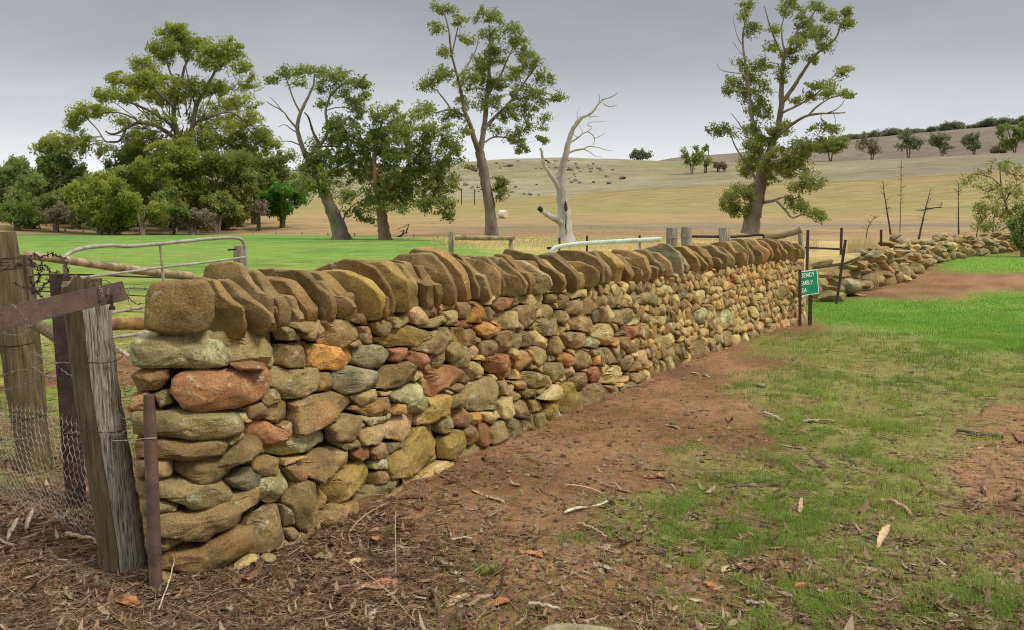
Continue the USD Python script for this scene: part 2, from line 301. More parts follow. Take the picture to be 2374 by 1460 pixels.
M['twigs'] = leaf_mat('fallen_twigs', [(0, (0.052, 0.026, 0.015)), (.4, (0.138, 0.078, 0.043)), (.8, (0.254, 0.166, 0.099)), (1, (0.357, 0.262, 0.179))], .05, .8)
M['gravel'] = leaf_mat('grit', [(0, (0.058, 0.033, 0.019)), (.5, (0.136, 0.086, 0.049)), (.85, (0.220, 0.166, 0.110)), (1, (0.315, 0.266, 0.196))], .0, .9)
M['barkR'] = ramp_mat('orange_bark_strip', [(.3, (.26, .105, .04)), (.6, (.44, .20, .085))], 20, bump=.4, bscale=60, bdist=.004, vary=.2)
M['barkT'] = ramp_mat('tan_bark_strip', [(.3, (.30, .21, .115)), (.6, (.50, .37, .22))], 20, bump=.4, bscale=60, bdist=.004, vary=.2)
M['barkW'] = ramp_mat('pale_bark_strip', [(.3, (.26, .21, .14)), (.6, (.52, .45, .34))], 20, bump=.4, bscale=60, bdist=.004, vary=.15)
M['barkD'] = ramp_mat('dark_stick', [(.3, (.07, .048, .03)), (.6, (.17, .12, .08))], 20, bump=.4, bscale=60, bdist=.004, vary=.15)
M['hay'] = ramp_mat('hay', [(.3, (.36, .27, .13)), (.6, (.62, .50, .30))], 6, bump=.8, bscale=30, bdist=.03)
M['hay_wrap'] = ramp_mat('hay_side', [(.3, (.56, .52, .40)), (.6, (.78, .75, .66))], 6, bump=.5, bscale=30, bdist=.03)
M['rock'] = stone_mat('hill_rock', (.10, .085, .065), (.22, .19, .15), (.34, .31, .26), (.24, .16, .09), .3, .3, .7)
M['sign_green'] = ramp_mat('green_sign_paint', [(.3, (.0, .215, .105)), (.7, (.005, .27, .135))], 6, rough=.45, bump=.03, spec=.4, vary=0)
M['sign_white'] = ramp_mat('white_sign_paint', [(.3, (.66, .70, .67)), (.7, (.82, .85, .83))], 12, rough=.45, bump=.03, spec=.4, vary=0)
M['yard'] = col_mat('yard_soil', bscale=45, bump=.7, bdist=.02, tint_scale=9, amount=.38)
M['sward'] = col_mat('paddock_sward', bscale=5, bump=.8, bdist=.08, tint_scale=.8, amount=.42)
M['field'] = col_mat('dry_pasture', bscale=1.1, bump=.6, bdist=.2, tint_scale=.12, amount=.3, stretch=(1, 2.2, 1))
M['hill'] = col_mat('hill_pasture', bscale=.8, bump=.6, bdist=.3, tint_scale=.09, amount=.34, stretch=(1, 2.0, 1))

# ---------------------------------------------------------------- terrain: one relief, cut along shared lines into yard, paddock, field, hills
def az_px(x, y):
    a = np.arctan2(x, y); a = np.clip(a, -1.15, 1.15)
    return CX + F * np.tan(a) * 1.006
def lut(px, tab):
    k = sorted(tab); return np.interp(px, k, [tab[i] for i in k])
def z_seen(px, y, r):
    """height of something seen at row y, r metres off, in column px"""
    d = ray(px, y); return EYE[2] + d[..., 2] / np.hypot(d[..., 0], d[..., 1]) * r
R_YARD = {-900: 8, 0: 9.5, 330: 11.5, 600: 13, 1500: 14, 1850: 16.5, 1900: 20, 1960: 24, 2100: 30, 2180: 40, 2374: 62, 3200: 62}
R_PAD = {-2000: 105, 0: 112, 600: 112, 1040: 82, 1300: 76, 1900: 74, 2374: 78, 3500: 80}
Y_150 = {0: 512, 700: 506, 1165: 506, 1800: 509, 2374: 506}
Y_280 = {0: 462, 1060: 462, 1250: 455, 1500: 437, 1700: 430, 1900: 420, 2374: 395}
Y_430 = {0: 416, 600: 402, 1000: 386, 1060: 381, 1150: 372, 1300: 368, 1480: 375, 1700: 380, 1960: 379, 2374: 358}
Y_800 = {0: 430, 1060: 420, 1480: 384, 1560: 369, 1700: 359, 1960: 328, 2100: 314, 2374: 290}
RK = np.array([0, 1, 0, 150, 280, 430, 560, 800, 1000, 1600, 4500], float)
def column(px):
    rp = lut(px, R_PAD)
    z430, z800 = z_seen(px, lut(px, Y_430), 430), z_seen(px, lut(px, Y_800), 800)
    rk = np.array([0, 20, rp, 150, 280, 430, 560, 800, 1000, 1600, 4500], float)
    zk = np.array([0, 0, 0, z_seen(px, lut(px, Y_150), 150), z_seen(px, lut(px, Y_280), 280), z430, min(z430 + 1.5, (z430 + z800) / 2 - 1), z800, z800 - 6, z800 - 60, z800 - 160], float)
    return PchipInterpolator(rk, zk)
COLPX = np.linspace(-2600, 5000, 191)
COLF = [column(p) for p in COLPX]
RG = np.r_[np.linspace(0, 200, 401), np.linspace(201, 1000, 400), np.linspace(1020, 4600, 180)]
ZG = np.array([c(RG) for c in COLF])
from scipy.interpolate import RegularGridInterpolator
ZI = RegularGridInterpolator((COLPX, RG), ZG, bounds_error=False, fill_value=None)
def ground(x, y):
    x, y = np.broadcast_arrays(np.asarray(x, float), np.asarray(y, float))
    r = np.hypot(x, y)
    px = np.clip(az_px(x, y), -2590, 4990)
    z = ZI(np.stack([px, np.clip(r, 0, 4590)], -1)).reshape(x.shape)
    near = np.clip(1 - r / 40, 0, 1)
    z = z + near * ((fbm2(x, y, 1.1, 3, 3) - .5) * .07 + (fbm2(x, y, 6, 3, 5) - .5) * .035 * np.clip(1.4 - r / 9, 0, 1))
    z = z + np.clip((r - 60) / 200, 0, 1) * (fbm2(x, y, .02, 4, 9) - .5) * 2.2
    return z
def G(px, py, it=4):
    """the point of the relief seen at a place of the photograph"""
    z = 0.0
    for _ in range(it):
        p = on_plane(px, py, z); z = ground(p[..., 0], p[..., 1])
    p[..., 2] = z
    return p
def at_r(px, r):
    a = math.atan((px - CX) / F / 1.006)
    x, y = r * math.sin(a), r * math.cos(a)
    return np.array([x, y, float(ground(x, y))])

AZ = np.radians(np.r_[np.arange(-180, -46, 4.0), np.arange(-44, -36, .8), np.arange(-36, 36.01, .22), np.arange(36.8, 46, .8), np.arange(48, 180.1, 4.0)])
NA = len(AZ)
PXA = CX + F * np.tan(np.clip(AZ, -1.15, 1.15)) * 1.006
def sheet(r0, r1, n, logr=True, closed=True):
    t = np.linspace(0, 1, n)[:, None]
    r = np.exp(np.log(r0)[None] * (1 - t) + np.log(r1)[None] * t) if logr else r0[None] * (1 - t) + r1[None] * t
    x, y = r * np.sin(AZ)[None], r * np.cos(AZ)[None]
    v = np.stack([x, y, ground(x, y)], -1).reshape(-1, 3)
    i, j = np.meshgrid(np.arange(n - 1), np.arange(NA - 1), indexing='ij'); i, j = i.ravel(), j.ravel()
    q = np.stack([i * NA + j, i * NA + j + 1, (i + 1) * NA + j + 1, (i + 1) * NA + j], 1)
    return v, np.vstack([q[:, [0, 2, 1]], q[:, [0, 3, 2]]])
ry, rp = lut(PXA, R_YARD), lut(PXA, R_PAD)
one = np.ones(NA)

# where grass grows in the yard (photograph places, projected to the ground)
PATCH = [(1560, 1190, 200, 75, 1.0), (1700, 1250, 230, 90, .9), (1600, 1060, 160, 50, .6), (1930, 1150, 320, 140, .95), (2050, 1000, 280, 95, .9), (2150, 1040, 120, 60, .8), (1990, 890, 270, 70, .85),
         (2120, 1240, 220, 110, .8), (1900, 1380, 380, 120, .85), (2230, 1400, 200, 110, .8), (1620, 1390, 140, 70, .5), (2030, 800, 300, 60, .95), (2250, 840, 240, 80, .85), (2200, 930, 260, 60, .7), (1350, 1250, 90, 30, .45), (1130, 1333, 40, 14, .7)]
BRIGHT = [(1980, 722, 150, 32, 1), (2150, 735, 190, 42, 1), (2300, 760, 170, 50, 1), (2300, 612, 150, 24, 1), (2374, 706, 170, 34, .95), (2360, 615, 120, 16, 1)]
def patch_mask(x, y, tab):
    q = pix(np.stack([x, y, np.zeros_like(x)], -1))
    m = np.zeros_like(x)
    for (cx, cy, rx, ry_, s) in tab:
        d = ((q[..., 0] - cx) / rx) ** 2 + ((q[..., 1] - cy) / ry_) ** 2
        m = np.maximum(m, s * np.exp(-d * .8))
    return np.where((y > .5), m, 0)
def yard_masks(x, y):
    yy = np.maximum(y, .5)
    n = fbm2(x, y, .9, 4, 11); nf = .5 + (fbm2(x, y, 4.5, 4, 12) - .5) * np.clip(1.5 - np.hypot(x, y) / 14, .12, 1)
    g = smooth01((patch_mask(x, yy, PATCH) + (n - .5) * .9 + (nf - .5) * .7 - .30) / .35)
    b = smooth01((patch_mask(x, yy, BRIGHT) + (n - .5) * .6 + (nf - .5) * .7 - .26) / .5)
    behind = (y < .6)
    return np.where(behind, smooth01((n - .45) / .1), g), np.where(behind, 0, b)
def mixc(a, b, t): return a + (b - a) * t[:, None]
v, f = sheet(one * .12, ry, 330)
x, y = v[:, 0], v[:, 1]
g, b = yard_masks(x, y)
n = fbm2(x, y, 1.6, 4, 21); n2 = fbm2(x, y, .5, 3, 22)
soil = mixc(np.tile([.155, .082, .040], (len(v), 1)), np.array([.27, .152, .076]), smooth01((n - .3) / .4))
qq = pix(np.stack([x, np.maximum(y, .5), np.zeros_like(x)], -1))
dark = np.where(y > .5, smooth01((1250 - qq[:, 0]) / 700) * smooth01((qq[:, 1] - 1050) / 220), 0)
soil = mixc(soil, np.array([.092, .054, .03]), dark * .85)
leftback = smooth01((420 - qq[:, 0]) / 120) * (y > 4.2)
gl = leftback * smooth01((fbm2(x, y, .8, 3, 31) - .47) / .1)
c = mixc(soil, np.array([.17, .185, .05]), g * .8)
c = mixc(c, np.array([.15, .29, .035]), b * .9)
c = mixc(c, np.array([.15, .22, .035]), gl * .8)
strawb = smooth01((np.hypot(x, y) - 16) / 4) * smooth01((qq[:, 0] - 1850) / 30) * smooth01((2010 - qq[:, 0]) / 60) * (qq[:, 1] < 640)
c = mixc(c, np.array([.42, .33, .15]), strawb * .9)
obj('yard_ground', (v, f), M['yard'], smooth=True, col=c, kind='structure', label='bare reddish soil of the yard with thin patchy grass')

v, f = sheet(ry, rp, 90)
x, y = v[:, 0], v[:, 1]
px = az_px(x, y); r = np.hypot(x, y)
n = fbm2(x, y, .12, 4, 41); n2 = fbm2(x, y, .5, 3, 42)
c = mixc(np.tile([.225, .235, .055], (len(v), 1)), np.array([.155, .255, .045]), smooth01((r - 16) / 22 + (n - .5) * .7))
c = mixc(c, np.array([.10, .235, .045]), smooth01((r - 62) / 30) * .8)
c = mixc(c, np.array([.25, .225, .07]), smooth01((n2 - .52) / .15) * .55)
c = mixc(c, np.array([.09, .17, .035]), smooth01((fbm2(x, y, .3, 4, 47) - .55) / .12) * .5)
tan_ = smooth01((px - 1040 + (r - 45) * 4 + (n - .5) * 260) / 200)
c = mixc(c, np.array([.46, .34, .145]), tan_ * .95)
c = mixc(c, np.array([.27, .30, .07]), tan_ * smooth01((fbm2(x, y, .18, 3, 44) - .52) / .08) * .7 * (px < 1700))
obj('paddock', (v, f), M['sward'], smooth=True, col=c, kind='structure', label='flat green paddock turning to dry grass behind the wall')

v, f = sheet(rp, one * 280, 90)
x, y = v[:, 0], v[:, 1]
px = az_px(x, y); r = np.hypot(x, y)
n = fbm2(x, y, .05, 4, 51); nb = fbm2(x * .25, y, .06, 4, 52)
c = mixc(np.tile([.50, .33, .135], (len(v), 1)), np.array([.41, .32, .105]), smooth01((r - 150 + (n - .5) * 60) / 60) * .9)
c = mixc(c, np.array([.50, .29, .115]), smooth01((nb - .5) / .12) * .5)
c = mixc(c, np.array([.40, .36, .10]), np.exp(-((r - 185 + (n - .5) * 50) / 20) ** 2) * .75)
c = mixc(c, np.array([.29, .235, .18]), np.exp(-((r - 112 - (px - 1187) * .012 + (n - .5) * 22) / 11) ** 2) * .8 * smooth01((px - 900) / 250))
c = mixc(c, np.array([.44, .215, .12]), np.exp(-((r - 96 + (n - .5) * 20) / 7) ** 2) * .6)
c = mixc(c, np.array([.52, .40, .18]), np.exp(-((r - 82) / 6) ** 2) * smooth01((px - 900) / 200) * .7)
c = mixc(c, np.array([.13, .19, .04]), smooth01((600 - px) / 120) * np.exp(-((r - 118) / 7) ** 2) * .8 * smooth01((n - .35) / .2))
c = mixc(c, np.array([.16, .13, .08]), smooth01(1 - np.abs(r - 272 - (n - .5) * 14) / 4) * smooth01((px - 1250) / 300) * .6 * smooth01((nb - .42) / .1))
obj('dry_field', (v, f), M['field'], smooth=True, col=(c * .72 + c.mean(1, keepdims=True) * .28) * [.65, .64, .53], kind='structure', label='tawny dry pasture rising gently beyond the paddock')

v, f = sheet(one * 280, one * 430, 60)
x, y = v[:, 0], v[:, 1]; px = az_px(x, y); r = np.hypot(x, y)
n = fbm2(x, y, .03, 4, 61); nb = fbm2(x * .3, y, .05, 4, 62)
c = mixc(np.tile([.335, .285, .125], (len(v), 1)), np.array([.41, .35, .175]), smooth01((nb - .38) / .25))
c = mixc(c, np.array([.27, .29, .085]), np.exp(-((r - 385 + (n - .5) * 30) / 22) ** 2) * np.exp(-((px - 1600) / 130) ** 2) * .8)
c = mixc(c, np.array([.31, .245, .15]), smooth01((px - 1880) / 250) * .7)
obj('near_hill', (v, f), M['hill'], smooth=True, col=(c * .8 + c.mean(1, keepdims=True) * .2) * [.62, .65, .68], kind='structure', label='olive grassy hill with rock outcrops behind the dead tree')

v, f = sheet(one * 430, one * 4400, 80)
x, y = v[:, 0], v[:, 1]; px = az_px(x, y); r = np.hypot(x, y)
nb = fbm2(x * .4, y, .02, 4, 72)
c = mixc(np.tile([.30, .225, .145], (len(v), 1)), np.array([.245, .175, .115]), smooth01((nb - .4) / .25) * smooth01((px - 1750) / 300))
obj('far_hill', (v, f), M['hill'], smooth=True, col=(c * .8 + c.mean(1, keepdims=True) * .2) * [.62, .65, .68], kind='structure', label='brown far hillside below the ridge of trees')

# ---------------------------------------------------------------- the dry stone wall
BP = [(590, 1322), (668, 1255), (737, 1228), (836, 1180), (946, 1113), (1033, 1073), (1130, 1038), (1180, 1020), (1309, 968), (1370, 946), (1420, 927), (1531, 874), (1605, 837), (1673, 806), (1740, 779), (1808, 756), (1875, 746)]
bp = np.array([on_plane(a, b, 0.0)[:2] for a, b in BP])
dd = bp[-1] - bp[0]; L0 = np.linalg.norm(dd); e0 = dd / L0; n0 = np.array([e0[1], -e0[0]])
cf = np.polyfit((bp - bp[0]) @ e0, (bp - bp[0]) @ n0, 2)
ug = np.linspace(-.8, L0 + .4, 2400)
line = bp[0] + np.outer(ug, e0) + np.outer(np.polyval(cf, ug), n0)
B0 = np.array([np.interp(0, ug, line[:, 0]), np.interp(0, ug, line[:, 1])])
UL = L0
BAT = .07
def wall_pt(u, v_, n):
    """face coordinates: u along the wall, v up, n out of the face"""
    u = np.asarray(u, float)
    bx, by = np.interp(u, ug, line[:, 0]), np.interp(u, ug, line[:, 1])
    h = .02
    tx, ty = np.interp(u + h, ug, line[:, 0]) - np.interp(u - h, ug, line[:, 0]), np.interp(u + h, ug, line[:, 1]) - np.interp(u - h, ug, line[:, 1])
    l = np.hypot(tx, ty); nx, ny = ty / l, -tx / l
    o = n - BAT * v_
    return np.stack(np.broadcast_arrays(bx + nx * o, by + ny * o, v_), -1)
def face_uv(px, py, n=0.0):
    d = ray(px, py); az = np.arctan2(d[..., 0], d[..., 1]); hz = np.hypot(d[..., 0], d[..., 1])
    v_ = np.full(az.shape, .6)
    for _ in range(12):
        p = wall_pt(ug, 0, 0)
        u = np.empty_like(az)
        it = np.nditer(az, flags=['multi_index'])
        for a in it:
            i = it.multi_index
            q = wall_pt(ug, v_[i], n)
            u[i] = np.interp(float(a), np.arctan2(q[:, 0], q[:, 1]), ug)
        q = wall_pt(u, v_, n)
        v_ = EYE[2] + d[..., 2] / hz * np.hypot(q[:, 0], q[:, 1])
    return np.stack([u, v_], -1)
EDIR = np.array([-.88, -.475]); ENRM = np.array([.475, -.88]); EBACK = np.array([-.30, .954])
def end_pt(a, v_, n):
    """end face coordinates: a leftwards along the end, n towards the viewer; stones run back along the wall"""
    back = np.minimum(n, 0); lean = -ENRM * BAT * .8
    return np.stack(np.broadcast_arrays(B0[0] + EDIR[0] * a + ENRM[0] * np.maximum(n, 0) - EBACK[0] * back + lean[0] * v_,
                                        B0[1] + EDIR[1] * a + ENRM[1] * np.maximum(n, 0) - EBACK[1] * back + lean[1] * v_, v_), -1)
def end_uv(px, py):
    d = ray(px, py)
    v_ = np.full(np.shape(px), .6); 
    for _ in range(12):
        # plane through the corner at height v_
        o = end_pt(0.0, v_, 0.0)
        s = ((o[..., :2] - EYE[:2]) @ ENRM) / (d[..., :2] @ ENRM)
        p = EYE + d * s[..., None]
        v_ = p[..., 2]
    o = end_pt(0.0, v_, 0.0)
    return np.stack([(p[..., :2] - o[..., :2]) @ EDIR, v_], -1)

def stone(poly, fmap, seed, depth=.2, r=None, N=30, out=0.0, facet=.3, rough=1.0, two_sided=False):
    """a rounded block whose face outline is poly (in face coordinates)"""
    rng = np.random.default_rng(seed)
    A = math.sqrt(poly.area)
    poly = poly.buffer(-.055 * A, join_style=1).buffer(.055 * A, join_style=1)
    if poly.geom_type != 'Polygon': poly = max(poly.geoms, key=lambda g: g.area)
    if poly.is_empty: return None
    ext = poly.exterior
    P = np.array([ext.interpolate(t, normalized=True).coords[0] for t in np.arange(N) / N])
    c = np.array(poly.representative_point().coords[0]) * .3 + np.array(poly.centroid.coords[0]) * .7
    dirs = P - c; dist = np.linalg.norm(dirs, axis=1)
    mn = np.percentile(dist, 15)
    r = min(.02, .30 * mn) if r is None else min(r, .7 * mn)
    th = np.radians([90, 66, 44, 24, 8])
    rows = [(0.06, -depth), (0.0, -depth * .55)] + [(r * (1 - math.sin(t)), -r * math.cos(math.pi / 2 - t) * 0 - r * (1 - math.cos(t)) if False else -r * (1 - math.cos(math.pi / 2 - (math.pi / 2 - t))) if False else -r * (1 - math.cos(t))) for t in th[::1]]
    # th = 90: at the side, r below the face; th = 8: nearly flush
    rows[2:] = [(r * (1 - math.sin(t)), -r * (1 - math.cos(t))) for t in th]
    verts = []
    for ins, dep in rows:
        verts.append(np.c_[c + dirs * np.clip(1 - ins / np.maximum(dist, 1e-4), .15, 1)[:, None], np.full(N, dep)])
    inner = c + dirs * np.clip(1 - r / np.maximum(dist, 1e-4), .12, 1)[:, None]
    for s, k in ((.86, .15), (.72, .35), (.56, .6), (.4, .8), (.2, .95)):
        verts.append(np.c_[c + (inner - c) * s, np.full(N, .012 * k * min(1, A / .15))])
    nr = len(verts)
    v = np.vstack(verts + [np.r_[c, .012 * min(1, A / .15)][None]])
    # broken facets: the face is the lowest of a few tilted planes
    fac = np.zeros(len(v))
    if facet:
        rel = v[:, :2] - c
        pl = [np.array([rng.normal(0, .10), rng.normal(.0, .10)])]
        h = rel @ pl[0]
        for _ in range(rng.integers(3, 7)):
            a = rng.uniform(0, 2 * math.pi); g = rng.uniform(.35, 1.2) * facet / .3
            dv_ = np.array([math.cos(a), math.sin(a)]); o = rng.uniform(.3, .85) * float((dirs @ dv_).max())
            h = np.minimum(h, -(rel @ dv_ - o) * g + rel @ pl[0])
        h = np.clip(h, -.34 * min(depth, 2 * mn), .05)
        fac = h
    w = np.r_[np.repeat([0, .3, .75, .9, 1, 1, 1, 1, 1, 1, 1, 1][:nr], N), 1]
    v[:, 2] += fac * w + out
    nz = meshkit.fbm(np.c_[v * 14 + seed * 3.7], 3, seed % 97) - .5
    nz2 = meshkit.fbm(np.c_[v * 14 + seed * 3.7 + 50], 3, seed % 89) - .5
    nz3 = meshkit.fbm(np.c_[v * 9 + seed * 1.7 + 90], 3, seed % 83) - .5
    amp = .04 * min(1, A / .15) * rough
    v[:, 2] += nz * amp * 1.3; v[:, 0] += nz2 * amp; v[:, 1] += nz3 * amp
    f = []
    for k in range(nr - 1):
        for j in range(N):
            a, b_ = k * N + j, k * N + (j + 1) % N
            f += [(a, b_, b_ + N), (a, b_ + N, a + N)]
    last = (nr - 1) * N
    f += [(last + j, last + (j + 1) % N, len(v) - 1) for j in range(N)]
    return fmap(v[:, 0], v[:, 1], v[:, 2]), np.array(f)

def Z(ox, oy, sc, txt):
    """stone outlines noted in enlargements of the photograph: 'colour x,y x,y ...' per line"""
    out = []
    for ln in txt.strip().splitlines():
        w = ln.split()
        out.append((w[0], np.array([[float(t) for t in q.split(',')] for q in w[1:]]) / sc + [ox, oy]))
    return out

END = Z(0, 500, 2.92, """
l 865,1000 860,900 920,820 1100,800 1420,815 1500,860 1560,990 1540,1030 1250,1042 1000,1045 900,1035
r 1145,1200 1160,1120 1220,1075 1450,1052 1750,1045 1825,1075 1835,1180 1780,1250 1600,1310 1350,1345 1230,1310 1170,1250
b 870,1110 960,1062 1130,1065 1140,1120 1060,1195 930,1215
r 855,1310 880,1260 970,1222 1030,1290 960,1342 860,1342
g 1030,1240 1140,1205 1160,1290 1070,1325
r 1560,1012 1700,1010 1790,1035 1700,1050 1600,1040
""") + Z(0, 960, 2.92, """
g 870,10 1060,5 1330,-8 1600,5 1655,90 1560,155 1290,185 1100,168 900,155
b 900,200 1080,188 1300,198 1500,168 1550,192 1520,250 1330,305 1080,308 900,312
o 1155,380 1180,330 1370,305 1520,245 1620,168 1720,170 1775,240 1760,300 1560,385 1450,480 1370,495 1230,462 1165,420
o 890,330 1080,325 1150,335 1160,430 1080,440 890,436
g 890,450 1080,445 1300,465 1480,480 1555,545 1570,585 1450,652 1310,665 1240,622 1100,575 890,565
g 890,590 1090,600 1180,640 1190,672 1000,675 890,672
o 890,685 1090,695 1230,695 1400,628 1600,568 1755,530 1750,640 1640,680 1620,790 1440,850 1400,912 1250,872 1190,835 890,835
o 890,850 1190,850 1240,880 1100,935 890,945
b 890,960 1110,950 1340,935 1420,885 1600,805 1720,805 1735,900 1690,990 1470,1112 1370,1138 1100,1065 890,1062
b 900,1080 1090,1080 1360,1150 1390,1200 1150,1210 900,1190
t 1390,1180 1500,1110 1700,995 1740,1005 1730,1070 1500,1190 1360,1210
""")
